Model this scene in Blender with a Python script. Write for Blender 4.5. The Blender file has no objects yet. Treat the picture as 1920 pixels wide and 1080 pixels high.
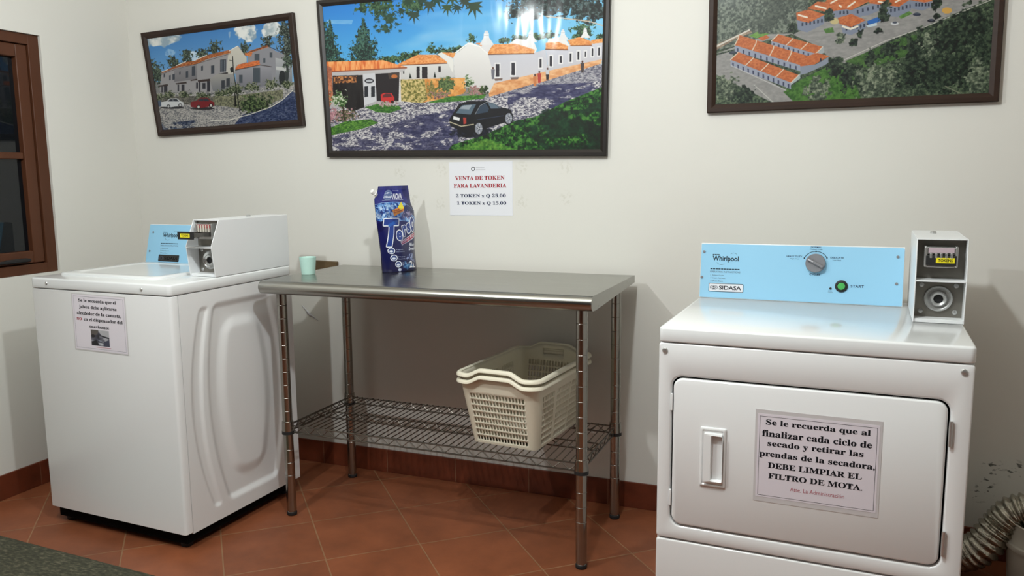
import bpy, bmesh, math, random
import numpy as np
from mathutils import Vector, Matrix
PI = math.pi
SC = bpy.context.scene
COL = SC.collection

# ------------------------------------------------------------------ camera, light, exposure
F_PX = 1541.99
yaw, pitch, roll = 0.4014, -0.1420, -0.0141
cam_d = bpy.data.cameras.new('camera')
cam_d.sensor_fit = 'HORIZONTAL'
cam_d.sensor_width = 36.0
cam_d.lens = F_PX / 1920 * 36.0
cam_d.shift_x = 52.0 / 1920
cam_d.shift_y = 6.6 / 1920
cam_d.clip_start = 0.02
cam = bpy.data.objects.new('camera', cam_d)
COL.objects.link(cam)
fw = Vector((-math.sin(yaw) * math.cos(pitch), math.cos(yaw) * math.cos(pitch), math.sin(pitch)))
rt = Vector((math.cos(yaw), math.sin(yaw), 0))
up = rt.cross(fw)
rt2 = rt * math.cos(roll) + up * math.sin(roll)
up2 = -rt * math.sin(roll) + up * math.cos(roll)
M = Matrix((rt2, up2, -fw)).transposed().to_4x4()
M.translation = Vector((3.0879, -3.0350, 1.2944))
cam.matrix_world = M
SC.camera = cam

world = bpy.data.worlds.new('night')
SC.world = world
world.use_nodes = True
world.node_tree.nodes['Background'].inputs[0].default_value = (0.004, 0.005, 0.008, 1)
world.node_tree.nodes['Background'].inputs[1].default_value = 1.0

def lamp(name, loc, power, col, rad=0.05):
    l = bpy.data.lights.new(name, 'POINT')
    l.energy = power
    l.color = col
    l.shadow_soft_size = rad
    o = bpy.data.objects.new(name, l)
    COL.objects.link(o)
    o.location = loc
    return o
lamp('ceiling_bulb', (1.28, -2.05, 2.23), 58, (0.93, 0.985, 1.0), 0.035)
lamp('ceiling_bulb', (2.50, -1.72, 2.36), 70, (0.93, 0.985, 1.0), 0.04)
SC.view_settings.view_transform = 'Standard'
SC.view_settings.look = 'None'
SC.view_settings.gamma = 1.0
SC.view_settings.use_curve_mapping = False
SC.view_settings.exposure = 0.05

# ------------------------------------------------------------------ helpers
def lin(c):
    return tuple(((x / 255.0) / 12.92 if x / 255.0 <= 0.04045 else ((x / 255.0 + 0.055) / 1.055) ** 2.4) for x in c)

def mat(name, col=None, rough=0.5, metal=0.0, spec=0.5, coat=0.0, attr=None, trans=0.0):
    m = bpy.data.materials.new(name)
    m.use_nodes = True
    nt = m.node_tree
    b = nt.nodes['Principled BSDF']
    if col is not None:
        b.inputs['Base Color'].default_value = (*lin(col), 1)
    b.inputs['Roughness'].default_value = rough
    b.inputs['Metallic'].default_value = metal
    b.inputs['Specular IOR Level'].default_value = spec
    b.inputs['Coat Weight'].default_value = coat
    b.inputs['Coat Roughness'].default_value = 0.08
    if trans:
        b.inputs['Transmission Weight'].default_value = trans
    if attr:
        a = nt.nodes.new('ShaderNodeAttribute')
        a.attribute_name = attr
        nt.links.new(a.outputs['Color'], b.inputs['Base Color'])
    return m

def N(m, typ, **kw):
    n = m.node_tree.nodes.new(typ)
    for k, v in kw.items():
        if k.startswith('_'):
            n.inputs[k[1:].replace('_', ' ')].default_value = v
        else:
            setattr(n, k, v)
    return n

def L(m, a, b):
    m.node_tree.links.new(a, b)

def bsdf(m):
    return m.node_tree.nodes['Principled BSDF']

def add_noise(m, scale=30, amount=0.06, bump=0.0, bscale=None, detail=4, dist=0.001, stretch=None):
    """small procedural colour variation and bump in object space"""
    b = bsdf(m)
    tc = N(m, 'ShaderNodeTexCoord')
    src = tc.outputs['Object']
    if stretch:
        mp = N(m, 'ShaderNodeMapping')
        mp.inputs['Scale'].default_value = stretch
        L(m, src, mp.inputs['Vector'])
        src = mp.outputs['Vector']
    n = N(m, 'ShaderNodeTexNoise', _Scale=scale, _Detail=detail)
    L(m, src, n.inputs['Vector'])
    if amount:
        base = b.inputs['Base Color'].default_value[:]
        mix = N(m, 'ShaderNodeMix', data_type='RGBA')
        L(m, n.outputs['Fac'], mix.inputs[0])
        mix.inputs[6].default_value = tuple(max(0, c * (1 - amount)) for c in base[:3]) + (1,)
        mix.inputs[7].default_value = tuple(min(1, c * (1 + amount)) for c in base[:3]) + (1,)
        L(m, mix.outputs[2], b.inputs['Base Color'])
    if bump:
        n2 = N(m, 'ShaderNodeTexNoise', _Scale=bscale or scale, _Detail=3.0)
        L(m, src, n2.inputs['Vector'])
        bp = N(m, 'ShaderNodeBump', _Strength=bump, _Distance=dist)
        L(m, n2.outputs['Fac'], bp.inputs['Height'])
        L(m, bp.outputs['Normal'], b.inputs['Normal'])
    return m

def link(o, parent=None):
    COL.objects.link(o)
    if parent is not None:
        o.parent = parent
    return o

def tag(o, label=None, cat=None, group=None, kind=None):
    if label: o['label'] = label
    if cat: o['category'] = cat
    if group: o['group'] = group
    if kind: o['kind'] = kind
    return o

def empty(name, loc=(0, 0, 0), rz=0.0):
    o = bpy.data.objects.new(name, None)
    o.empty_display_size = 0.1
    COL.objects.link(o)
    o.location = loc
    o.rotation_euler = (0, 0, rz)
    return o

def obj(name, bm, m, parent=None, smooth=True, angle=35, bevel=0.0, seg=2):
    me = bpy.data.meshes.new(name)
    bm.normal_update()
    bm.to_mesh(me)
    bm.free()
    for mm in (m if isinstance(m, (list, tuple)) else [m]):
        me.materials.append(mm)
    if smooth:
        me.polygons.foreach_set('use_smooth', [True] * len(me.polygons))
        me.set_sharp_from_angle(angle=math.radians(angle))
    o = bpy.data.objects.new(name, me)
    link(o, parent)
    if bevel:
        md = o.modifiers.new('bevel', 'BEVEL')
        md.width = bevel
        md.segments = seg
        md.limit_method = 'ANGLE'
        md.angle_limit = math.radians(40)
        md.harden_normals = False
    return o

def B():
    return bmesh.new()

def box(bm, x0, x1, y0, y1, z0, z1, mi=0):
    v = [bm.verts.new(p) for p in ((x0, y0, z0), (x1, y0, z0), (x1, y1, z0), (x0, y1, z0), (x0, y0, z1), (x1, y0, z1), (x1, y1, z1), (x0, y1, z1))]
    for f in ((0, 3, 2, 1), (4, 5, 6, 7), (0, 1, 5, 4), (1, 2, 6, 5), (2, 3, 7, 6), (3, 0, 4, 7)):
        bm.faces.new([v[i] for i in f]).material_index = mi
    return v

def prism(bm, pts, ax, a0, a1, mi=0):
    """closed outline pts (2D) extruded along axis ax from a0 to a1"""
    def P(p, a):
        return (a, p[0], p[1]) if ax == 0 else ((p[0], a, p[1]) if ax == 1 else (p[0], p[1], a))
    A = [bm.verts.new(P(p, a0)) for p in pts]
    C = [bm.verts.new(P(p, a1)) for p in pts]
    n = len(pts)
    fs = [bm.faces.new(A), bm.faces.new(C[::-1])]
    for i in range(n):
        fs.append(bm.faces.new((A[i], C[i], C[(i + 1) % n], A[(i + 1) % n])))
    for f in fs: f.material_index = mi
    bmesh.ops.recalc_face_normals(bm, faces=fs)
    return fs

def rrect(cx, cy, w, h, r, n=6):
    pts = []
    for (sx, sy, a0) in ((1, 1, 0), (-1, 1, 90), (-1, -1, 180), (1, -1, 270)):
        for k in range(n + 1):
            a = math.radians(a0 + 90 * k / n)
            pts.append((cx + sx * (w / 2 - r) + r * math.cos(a), cy + sy * (h / 2 - r) + r * math.sin(a)))
    return pts

def ring_loft(bm, rings, close=False, cap0=True, cap1=True, mi=0):
    vs = [[bm.verts.new(p) for p in r] for r in rings]
    n = len(vs[0])
    fs = []
    m = len(vs)
    for i in range(m if close else m - 1):
        a, b = vs[i], vs[(i + 1) % m]
        for j in range(n):
            fs.append(bm.faces.new((a[j], a[(j + 1) % n], b[(j + 1) % n], b[j])))
    if not close:
        if cap0: fs.append(bm.faces.new(vs[0][::-1]))
        if cap1: fs.append(bm.faces.new(vs[-1]))
    for f in fs: f.material_index = mi
    bmesh.ops.recalc_face_normals(bm, faces=fs)
    return fs

def lathe(bm, prof, c=(0, 0, 0), axis='z', n=32, cap0=True, cap1=True, mi=0):
    rings = []
    for r, h in prof:
        ring = []
        for k in range(n):
            a = 2 * PI * k / n
            x, y = r * math.cos(a), r * math.sin(a)
            p = (x, y, h) if axis == 'z' else ((x, h, y) if axis == 'y' else (h, x, y))
            ring.append((p[0] + c[0], p[1] + c[1], p[2] + c[2]))
        rings.append(ring)
    return ring_loft(bm, rings, cap0=cap0, cap1=cap1, mi=mi)

def tube(bm, pts, r, n=8, close=False, mi=0, caps=True):
    pts = [Vector(p) for p in pts]
    m = len(pts)
    rings = []
    prev = None
    for i in range(m):
        if close:
            d = (pts[(i + 1) % m] - pts[i - 1]).normalized()
        else:
            d = (pts[min(i + 1, m - 1)] - pts[max(i - 1, 0)]).normalized()
        if prev is None:
            ref = Vector((0, 0, 1)) if abs(d.z) < 0.9 else Vector((1, 0, 0))
            u = d.cross(ref).normalized()
        else:
            u = (prev - d * prev.dot(d)).normalized()
        w = d.cross(u)
        prev = u
        rr = r[i] if isinstance(r, (list, tuple)) else r
        rings.append([pts[i] + (u * math.cos(2 * PI * k / n) + w * math.sin(2 * PI * k / n)) * rr for k in range(n)])
    return ring_loft(bm, rings, close=close, cap0=caps, cap1=caps, mi=mi)

def spline(P, n):
    P = [Vector(p) for p in P]
    P = [2 * P[0] - P[1]] + P + [2 * P[-1] - P[-2]]
    out = []
    for i in range(1, len(P) - 2):
        for k in range(n):
            t = k / n
            a, b, c, d = P[i - 1], P[i], P[i + 1], P[i + 2]
            out.append(0.5 * ((2 * b) + (c - a) * t + (2 * a - 5 * b + 4 * c - d) * t * t + (3 * b - a - 3 * c + d) * t ** 3))
    out.append(P[-2])
    return out

# text -------------------------------------------------------------
def serif(s):
    o = ''
    for ch in s:
        if 'A' <= ch <= 'Z': o += chr(0x1D400 + ord(ch) - 65)
        elif 'a' <= ch <= 'z': o += chr(0x1D41A + ord(ch) - 97)
        elif '0' <= ch <= '9': o += chr(0x1D7CE + ord(ch) - 48)
        else: o += ch
    return o

def text_tris(s, bold=0.0, shear=0.0, spacing=1.0):
    """outline letters -> 2D verts and triangles"""
    c = bpy.data.curves.new('t', 'FONT')
    c.body = s
    c.size = 1.0
    c.offset = bold
    c.shear = shear
    c.space_character = spacing
    c.resolution_u = 4
    o = bpy.data.objects.new('t', c)
    COL.objects.link(o)
    dg = bpy.context.evaluated_depsgraph_get()
    me = o.evaluated_get(dg).to_mesh()
    me.calc_loop_triangles()
    V = np.array([tuple(v.co[:2]) for v in me.vertices], float).reshape(-1, 2)
    T = np.array([tuple(t.vertices) for t in me.loop_triangles], int).reshape(-1, 3)
    o.evaluated_get(dg).to_mesh_clear()
    bpy.data.objects.remove(o)
    bpy.data.curves.remove(c)
    return V, T

def text_obj(name, lines, fn, m, parent):
    """lines: (string, cx, cy, width, height, bold); fn maps (u,v) -> 3D point. One mesh."""
    bm = B()
    for ln in lines:
        s, cx, cy, w, h = ln[:5]
        bold = ln[5] if len(ln) > 5 else 0.0
        shear = ln[6] if len(ln) > 6 else 0.0
        V, T = text_tris(s, bold, shear)
        if not len(T): continue
        lo, hi = V.min(0), V.max(0)
        sx = w / (hi[0] - lo[0])
        sy = sx if h is None else h / (hi[1] - lo[1])
        vs = [bm.verts.new(fn(cx + (p[0] - (lo[0] + hi[0]) / 2) * sx, cy + (p[1] - (lo[1] + hi[1]) / 2) * sy)) for p in V]
        for t in T:
            try: bm.faces.new([vs[i] for i in t])
            except ValueError: pass
    return obj(name, bm, m, parent, smooth=False)

# ------------------------------------------------------------------ painter for printed matter (pictures, labels)
def vnoise(h, w, cy, cx, seed):
    rng = np.random.RandomState(seed)
    gy, gx = int(cy) + 3, int(cx) + 3
    g = rng.rand(gy, gx)
    y = np.linspace(0, cy, h); x = np.linspace(0, cx, w)
    yi = y.astype(int); xi = x.astype(int)
    fy = (y - yi)[:, None]; fx = (x - xi)[None, :]
    fy = fy * fy * (3 - 2 * fy); fx = fx * fx * (3 - 2 * fx)
    a = g[yi][:, xi]; b = g[yi][:, xi + 1]; c = g[yi + 1][:, xi]; d = g[yi + 1][:, xi + 1]
    return (a * (1 - fx) + b * fx) * (1 - fy) + (c * (1 - fx) + d * fx) * fy

def fbm(h, w, cy, cx, seed, o=3):
    s = 0; t = 0
    for k in range(o):
        s = s + vnoise(h, w, cy * 2 ** k, cx * 2 ** k, seed + k) * 0.6 ** k
        t += 0.6 ** k
    return s / t

def homography(src, dst):
    A = []
    for (x, y), (u, v) in zip(src, dst):
        A.append([x, y, 1, 0, 0, 0, -u * x, -u * y, -u])
        A.append([0, 0, 0, x, y, 1, -v * x, -v * y, -v])
    return np.linalg.svd(np.array(A, float))[2][-1].reshape(3, 3)

class Paint:
    def __init__(s, w, h, H=None):
        s.w, s.h = w, h
        s.im = np.zeros((h, w, 3)) + 0.5
        s.H = H
        s.Y, s.X = np.mgrid[0:h, 0:w] + 0.5
        s.n = 0
    def T(s, pts):
        p = np.array(pts, float).reshape(-1, 2)
        if s.H is not None:
            q = np.c_[p, np.ones(len(p))] @ s.H.T
            p = q[:, :2] / q[:, 2:3]
        return p * [s.w, s.h]
    def bb(s, p, pad=2):
        x0 = int(max(0, np.floor(p[:, 0].min()) - pad)); x1 = int(min(s.w, np.ceil(p[:, 0].max()) + pad))
        y0 = int(max(0, np.floor(p[:, 1].min()) - pad)); y1 = int(min(s.h, np.ceil(p[:, 1].max()) + pad))
        return x0, x1, y0, y1
    def put(s, x0, x1, y0, y1, m, col, a=1.0):
        if x1 <= x0 or y1 <= y0: return
        m = (m * a)[..., None]
        c = np.array(col, float) / 255.0
        s.im[y0:y1, x0:x1] = s.im[y0:y1, x0:x1] * (1 - m) + c * m
    def pmask(s, p):
        x0, x1, y0, y1 = s.bb(p)
        if x1 <= x0 or y1 <= y0: return None
        acc = 0
        for oy in (-0.25, 0.25):
            for ox in (-0.25, 0.25):
                X = s.X[y0:y1, x0:x1] + ox; Y = s.Y[y0:y1, x0:x1] + oy
                ins = np.zeros(X.shape, bool)
                for i in range(len(p)):
                    ax, ay = p[i - 1]; bx, by = p[i]
                    if ay == by: continue
                    c = ((ay > Y) != (by > Y)) & (X < (bx - ax) * (Y - ay) / (by - ay) + ax)
                    ins ^= c
                acc = acc + ins
        return x0, x1, y0, y1, acc / 4.0
    def poly(s, pts, col, a=1.0):
        r = s.pmask(s.T(pts))
        if r: s.put(*r[:4], r[4], col, a)
    def line(s, pts, wd, col, a=1.0):
        p = s.T(pts)
        x0, x1, y0, y1 = s.bb(p, wd + 2)
        if x1 <= x0 or y1 <= y0: return
        X = s.X[y0:y1, x0:x1]; Y = s.Y[y0:y1, x0:x1]
        d = np.full(X.shape, 1e9)
        for i in range(len(p) - 1):
            a0 = p[i]; b0 = p[i + 1] - p[i]
            t = np.clip(((X - a0[0]) * b0[0] + (Y - a0[1]) * b0[1]) / max(b0 @ b0, 1e-9), 0, 1)
            d = np.minimum(d, np.hypot(X - a0[0] - t * b0[0], Y - a0[1] - t * b0[1]))
        s.put(x0, x1, y0, y1, np.clip(wd / 2 + 0.5 - d, 0, 1), col, a)
    def ell(s, c, rx, ry, col, a=1.0, soft=0.08):
        k = 24
        pts = [(c[0] + rx * math.cos(2 * PI * i / k), c[1] + ry * math.sin(2 * PI * i / k)) for i in range(k)]
        s.poly(pts, col, a)
    def grad(s, pts, c0, c1, vert=True):
        p = s.T(pts); r = s.pmask(p)
        if not r: return
        x0, x1, y0, y1, m = r
        t = (s.Y[y0:y1, x0:x1] - p[:, 1].min()) / max(np.ptp(p[:, 1]), 1) if vert else (s.X[y0:y1, x0:x1] - p[:, 0].min()) / max(np.ptp(p[:, 0]), 1)
        t = np.clip(t, 0, 1)[..., None]
        c = (np.array(c0) * (1 - t) + np.array(c1) * t) / 255.0
        s.im[y0:y1, x0:x1] = s.im[y0:y1, x0:x1] * (1 - m[..., None]) + c * m[..., None]
    def tex(s, pts, cols, fx=3.0, fy=3.0, thr=None, seed=None, a=1.0, contrast=1.6, rag=0):
        """textured region: colours ramped by noise with cell size fx, fy (raster px)"""
        s.n += 7
        seed = s.n if seed is None else seed
        p = s.T(pts); r = s.pmask(p)
        if not r: return
        x0, x1, y0, y1, m = r
        h, w = y1 - y0, x1 - x0
        n = fbm(h, w, max(h / fy, 1), max(w / fx, 1), seed, 3)
        n = np.clip((n - 0.5) * contrast * 1.6 + 0.5, 0, 0.999)
        C = np.array(cols, float) / 255.0
        k = n * (len(C) - 1)
        i = k.astype(int); f = (k - i)[..., None]
        c = C[i] * (1 - f) + C[np.minimum(i + 1, len(C) - 1)] * f
        m = m[..., None] * a
        if thr is not None:
            g = fbm(h, w, max(h / (fy * 2.5), 1), max(w / (fx * 2.5), 1), seed + 50, 3)[..., None]
            m = m * np.clip((g - thr) * 12, 0, 1)
        s.im[y0:y1, x0:x1] = s.im[y0:y1, x0:x1] * (1 - m) + c * m
    def blob(s, c, rx, ry, cols, cell=3.0, rag=0.55, seed=None, dens=0.0, cone=False, contrast=1.7):
        """ragged mass of foliage"""
        s.n += 7
        seed = s.n if seed is None else seed
        p = s.T([(c[0] - rx, c[1] - ry), (c[0] + rx, c[1] - ry), (c[0] + rx, c[1] + ry), (c[0] - rx, c[1] + ry), c])
        x0, x1, y0, y1 = s.bb(p, 0)
        if x1 <= x0 or y1 <= y0: return
        cc = p[4]; RX = max(np.ptp(p[:4, 0]) / 2, 1); RY = max(np.ptp(p[:4, 1]) / 2, 1)
        X = (s.X[y0:y1, x0:x1] - cc[0]) / RX; Y = (s.Y[y0:y1, x0:x1] - cc[1]) / RY
        h, w = X.shape
        g = fbm(h, w, max(h / (cell * 1.7), 1), max(w / (cell * 1.7), 1), seed, 3)
        if cone:
            d = np.abs(X) / np.clip((Y + 1.02) * 0.52 + 0.02, 0.02, 1) + np.where(Y > 0.8, (Y - 0.8) * 4, 0)
        else:
            d = np.sqrt(X * X + Y * Y)
        m = np.clip((1.0 - d + (g - 0.5 - 0.12) * rag * 2 + dens) * 7, 0, 1)
        n = fbm(h, w, max(h / cell, 1), max(w / cell, 1), seed + 9, 3)
        n = np.clip((n - 0.5) * contrast * 1.6 + 0.5 - Y * 0.12 - X * 0.06, 0, 0.999)
        C = np.array(cols, float) / 255.0
        k = n * (len(C) - 1)
        i = k.astype(int); f = (k - i)[..., None]
        col = C[i] * (1 - f) + C[np.minimum(i + 1, len(C) - 1)] * f
        m = m[..., None]
        s.im[y0:y1, x0:x1] = s.im[y0:y1, x0:x1] * (1 - m) + col * m
    def text(s, st, cx, cy, w, h, col, bold=0.0, shear=0.0, rot=0.0, edge=0, ecol=(255, 255, 255), raw=True):
        V, Tt = text_tris(st, bold, shear)
        lo, hi = V.min(0), V.max(0)
        q = (V - (lo + hi) / 2) / (hi - lo) * [w, -h]
        ca, sa = math.cos(rot), math.sin(rot)
        q = np.c_[q[:, 0] * ca - q[:, 1] * sa + cx, q[:, 0] * sa + q[:, 1] * ca + cy]
        p = s.T(q)
        x0, x1, y0, y1 = s.bb(p, 3 + edge)
        if x1 <= x0 or y1 <= y0: return
        X = s.X[y0:y1, x0:x1]; Y = s.Y[y0:y1, x0:x1]
        acc = np.zeros(X.shape)
        for ox, oy in ((-.25, -.25), (.25, -.25), (-.25, .25), (.25, .25)):
            ins = np.zeros(X.shape, bool)
            for t in Tt:
                a, b, c = p[t[0]], p[t[1]], p[t[2]]
                tx0 = int(max(0, min(a[0], b[0], c[0]) - x0 - 1)); tx1 = int(min(X.shape[1], max(a[0], b[0], c[0]) - x0 + 2))
                ty0 = int(max(0, min(a[1], b[1], c[1]) - y0 - 1)); ty1 = int(min(X.shape[0], max(a[1], b[1], c[1]) - y0 + 2))
                if tx1 <= tx0 or ty1 <= ty0: continue
                XX = X[ty0:ty1, tx0:tx1] + ox; YY = Y[ty0:ty1, tx0:tx1] + oy
                e = lambda u, v: (v[0] - u[0]) * (YY - u[1]) - (v[1] - u[1]) * (XX - u[0])
                e1, e2, e3 = e(a, b), e(b, c), e(c, a)
                ins[ty0:ty1, tx0:tx1] |= ((e1 >= 0) & (e2 >= 0) & (e3 >= 0)) | ((e1 <= 0) & (e2 <= 0) & (e3 <= 0))
            acc += ins / 4.0
        if edge:
            big = acc.copy()
            for dy in range(-edge, edge + 1):
                for dx in range(-edge, edge + 1):
                    if dx * dx + dy * dy <= edge * edge + 0.5:
                        sh = np.roll(np.roll(acc, dy, 0), dx, 1)
                        big = np.maximum(big, sh)
            s.put(x0, x1, y0, y1, big, ecol)
        s.put(x0, x1, y0, y1, acc, col)
    def linear(s):
        c = np.clip(s.im, 0, 1)
        return np.where(c <= 0.04045, c / 12.92, ((c + 0.055) / 1.055) ** 2.4)

def paint_mesh(name, P, fn, m, parent=None, smooth=True, ink=1.0):
    """grid mesh carrying the painted print as a colour attribute; fn(U,V) -> Nx3, V down"""
    h, w = P.h, P.w
    V, U = np.mgrid[0:h, 0:w]
    U = (U + 0.0) / (w - 1); V = (V + 0.0) / (h - 1)
    co = fn(U.ravel(), V.ravel())
    idx = np.arange(h * w).reshape(h, w)
    q = np.stack([idx[1:, :-1], idx[1:, 1:], idx[:-1, 1:], idx[:-1, :-1]], -1).reshape(-1, 4)
    me = bpy.data.meshes.new(name)
    me.vertices.add(h * w)
    me.vertices.foreach_set('co', co.astype(np.float32).ravel())
    me.loops.add(q.size)
    me.loops.foreach_set('vertex_index', q.ravel().astype(np.int32))
    me.polygons.add(len(q))
    me.polygons.foreach_set('loop_start', np.arange(0, q.size, 4, dtype=np.int32))
    me.polygons.foreach_set('loop_total', np.full(len(q), 4, dtype=np.int32))
    me.update(calc_edges=True)
    a = me.color_attributes.new('print', 'FLOAT_COLOR', 'POINT')
    c = np.ones((h * w, 4), np.float32)
    c[:, :3] = np.clip(P.linear().reshape(-1, 3) * ink - 0.006, 0.002, 1)
    a.data.foreach_set('color', c.ravel())
    if smooth:
        me.polygons.foreach_set('use_smooth', [True] * len(me.polygons))
    me.materials.append(m)
    o = bpy.data.objects.new(name, me)
    return link(o, parent)

# ------------------------------------------------------------------ materials
def wall_material():
    m = mat('plaster_wall', (215, 213, 206), rough=0.62, spec=0.25)
    add_noise(m, scale=2.2, amount=0.02, bump=0.25, bscale=14, dist=0.004)
    return m
M_WALL = wall_material()

def back_wall_material():
    """same plaster, with faint glue marks round the paper sign and mould specks beside the hose"""
    m = wall_material()
    m.name = 'plaster_wall_marked'
    b = bsdf(m)
    base = b.inputs['Base Color'].links[0].from_socket
    geo = N(m, 'ShaderNodeNewGeometry')
    def spots(pts, rad, scale, thr, col, amt, base, stretch=(1, 1, 1)):
        tot = None
        for (x, z) in pts:
            d = N(m, 'ShaderNodeVectorMath', operation='DISTANCE')
            L(m, geo.outputs['Position'], d.inputs[0])
            d.inputs[1].default_value = (x, 0, z)
            mr = N(m, 'ShaderNodeMapRange')
            mr.inputs['From Min'].default_value = rad * 0.5
            mr.inputs['From Max'].default_value = rad
            mr.inputs['To Min'].default_value = 1
            mr.inputs['To Max'].default_value = 0
            L(m, d.outputs['Value'], mr.inputs['Value'])
            if tot is None: tot = mr.outputs[0]
            else:
                a = N(m, 'ShaderNodeMath', operation='MAXIMUM')
                L(m, tot, a.inputs[0]); L(m, mr.outputs[0], a.inputs[1]); tot = a.outputs[0]
        mp = N(m, 'ShaderNodeMapping')
        mp.inputs['Scale'].default_value = stretch
        L(m, geo.outputs['Position'], mp.inputs['Vector'])
        n = N(m, 'ShaderNodeTexNoise', _Scale=scale, _Detail=5.0)
        L(m, mp.outputs[0], n.inputs['Vector'])
        r = N(m, 'ShaderNodeMapRange')
        r.inputs['From Min'].default_value = thr
        r.inputs['From Max'].default_value = thr + 0.06
        L(m, n.outputs['Fac'], r.inputs['Value'])
        mu = N(m, 'ShaderNodeMath', operation='MULTIPLY')
        L(m, tot, mu.inputs[0]); L(m, r.outputs[0], mu.inputs[1])
        mu2 = N(m, 'ShaderNodeMath', operation='MULTIPLY')
        L(m, mu.outputs[0], mu2.inputs[0]); mu2.inputs[1].default_value = amt
        mx = N(m, 'ShaderNodeMix', data_type='RGBA')
        L(m, mu2.outputs[0], mx.inputs[0])
        L(m, base, mx.inputs[6])
        mx.inputs[7].default_value = (*lin(col), 1)
        return mx.outputs[2]
    c = spots([(1.428, 1.305), (1.62, 1.312), (2.142, 1.312), (2.146, 1.20), (1.967, 1.317), (1.612, 1.177), (1.965, 1.185), (1.487, 1.192)], 0.032, 75, 0.50, (190, 187, 174), 0.38, base)
    c = spots([(3.606, 0.315), (3.670, 0.317), (3.575, 0.222), (3.602, 0.285), (3.59, 0.24)], 0.036, 42, 0.56, (44, 42, 34), 0.8, c, (1, 1, 1.8))
    # hairline scratch to the right of the table
    L(m, c, b.inputs['Base Color'])
    return m

M_CEIL = add_noise(mat('ceiling_paint', (226, 222, 212), rough=0.8, spec=0.1), scale=3, amount=0.04)
def floor_material(name='terracotta_tile'):
    m = mat(name, (126, 76, 54), rough=0.42, spec=0.4)
    b = bsdf(m)
    geo = N(m, 'ShaderNodeNewGeometry')
    mp = N(m, 'ShaderNodeMapping', vector_type='TEXTURE')
    # rotated grid of 0.33 m tiles
    a = math.radians(42.2)
    mp.inputs['Rotation'].default_value = (0, 0, a)
    ux, uy = math.cos(a), math.sin(a)
    # grout at u = 0.597 + k*0.331 along (0.74,0.67) and v = -1.64 + k*0.32 along (-0.67,0.74)
    mp.inputs['Location'].default_value = (0.597 * ux - (-1.64) * uy, 0.597 * uy + (-1.64) * ux, 0)
    L(m, geo.outputs['Position'], mp.inputs['Vector'])
    br = N(m, 'ShaderNodeTexBrick', offset=0.0, squash=1.0)
    br.inputs['Scale'].default_value = 1.0
    br.inputs['Brick Width'].default_value = 0.331
    br.inputs['Row Height'].default_value = 0.331
    br.inputs['Mortar Size'].default_value = 0.0028
    br.inputs['Mortar Smooth'].default_value = 0.3
    br.inputs['Color1'].default_value = (*lin((136, 78, 50)), 1)
    br.inputs['Color2'].default_value = (*lin((122, 70, 45)), 1)
    br.inputs['Mortar'].default_value = (*lin((140, 104, 74)), 1)
    L(m, mp.outputs[0], br.inputs['Vector'])
    n = N(m, 'ShaderNodeTexNoise', _Scale=6.0, _Detail=6.0, _Roughness=0.65)
    L(m, geo.outputs['Position'], n.inputs['Vector'])
    mx = N(m, 'ShaderNodeMix', data_type='RGBA', blend_type='MULTIPLY')
    mr = N(m, 'ShaderNodeMapRange')
    mr.inputs['From Min'].default_value = 0.3; mr.inputs['From Max'].default_value = 0.7
    mr.inputs['To Min'].default_value = 0.72; mr.inputs['To Max'].default_value = 1.12
    L(m, n.outputs['Fac'], mr.inputs['Value'])
    mx.inputs[0].default_value = 1.0
    L(m, br.outputs['Color'], mx.inputs[6]); L(m, mr.outputs[0], mx.inputs[7])
    L(m, mx.outputs[2], b.inputs['Base Color'])
    bp = N(m, 'ShaderNodeBump', _Strength=0.4, _Distance=0.002)
    inv = N(m, 'ShaderNodeMath', operation='SUBTRACT'); inv.inputs[0].default_value = 1.0
    L(m, br.outputs['Fac'], inv.inputs[1])
    ad = N(m, 'ShaderNodeMath', operation='MULTIPLY_ADD')
    L(m, n.outputs['Fac'], ad.inputs[0]); ad.inputs[1].default_value = 0.4
    L(m, inv.outputs[0], ad.inputs[2])
    L(m, ad.outputs[0], bp.inputs['Height'])
    L(m, bp.outputs['Normal'], b.inputs['Normal'])
    return m
M_FLOOR = floor_material()
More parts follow.
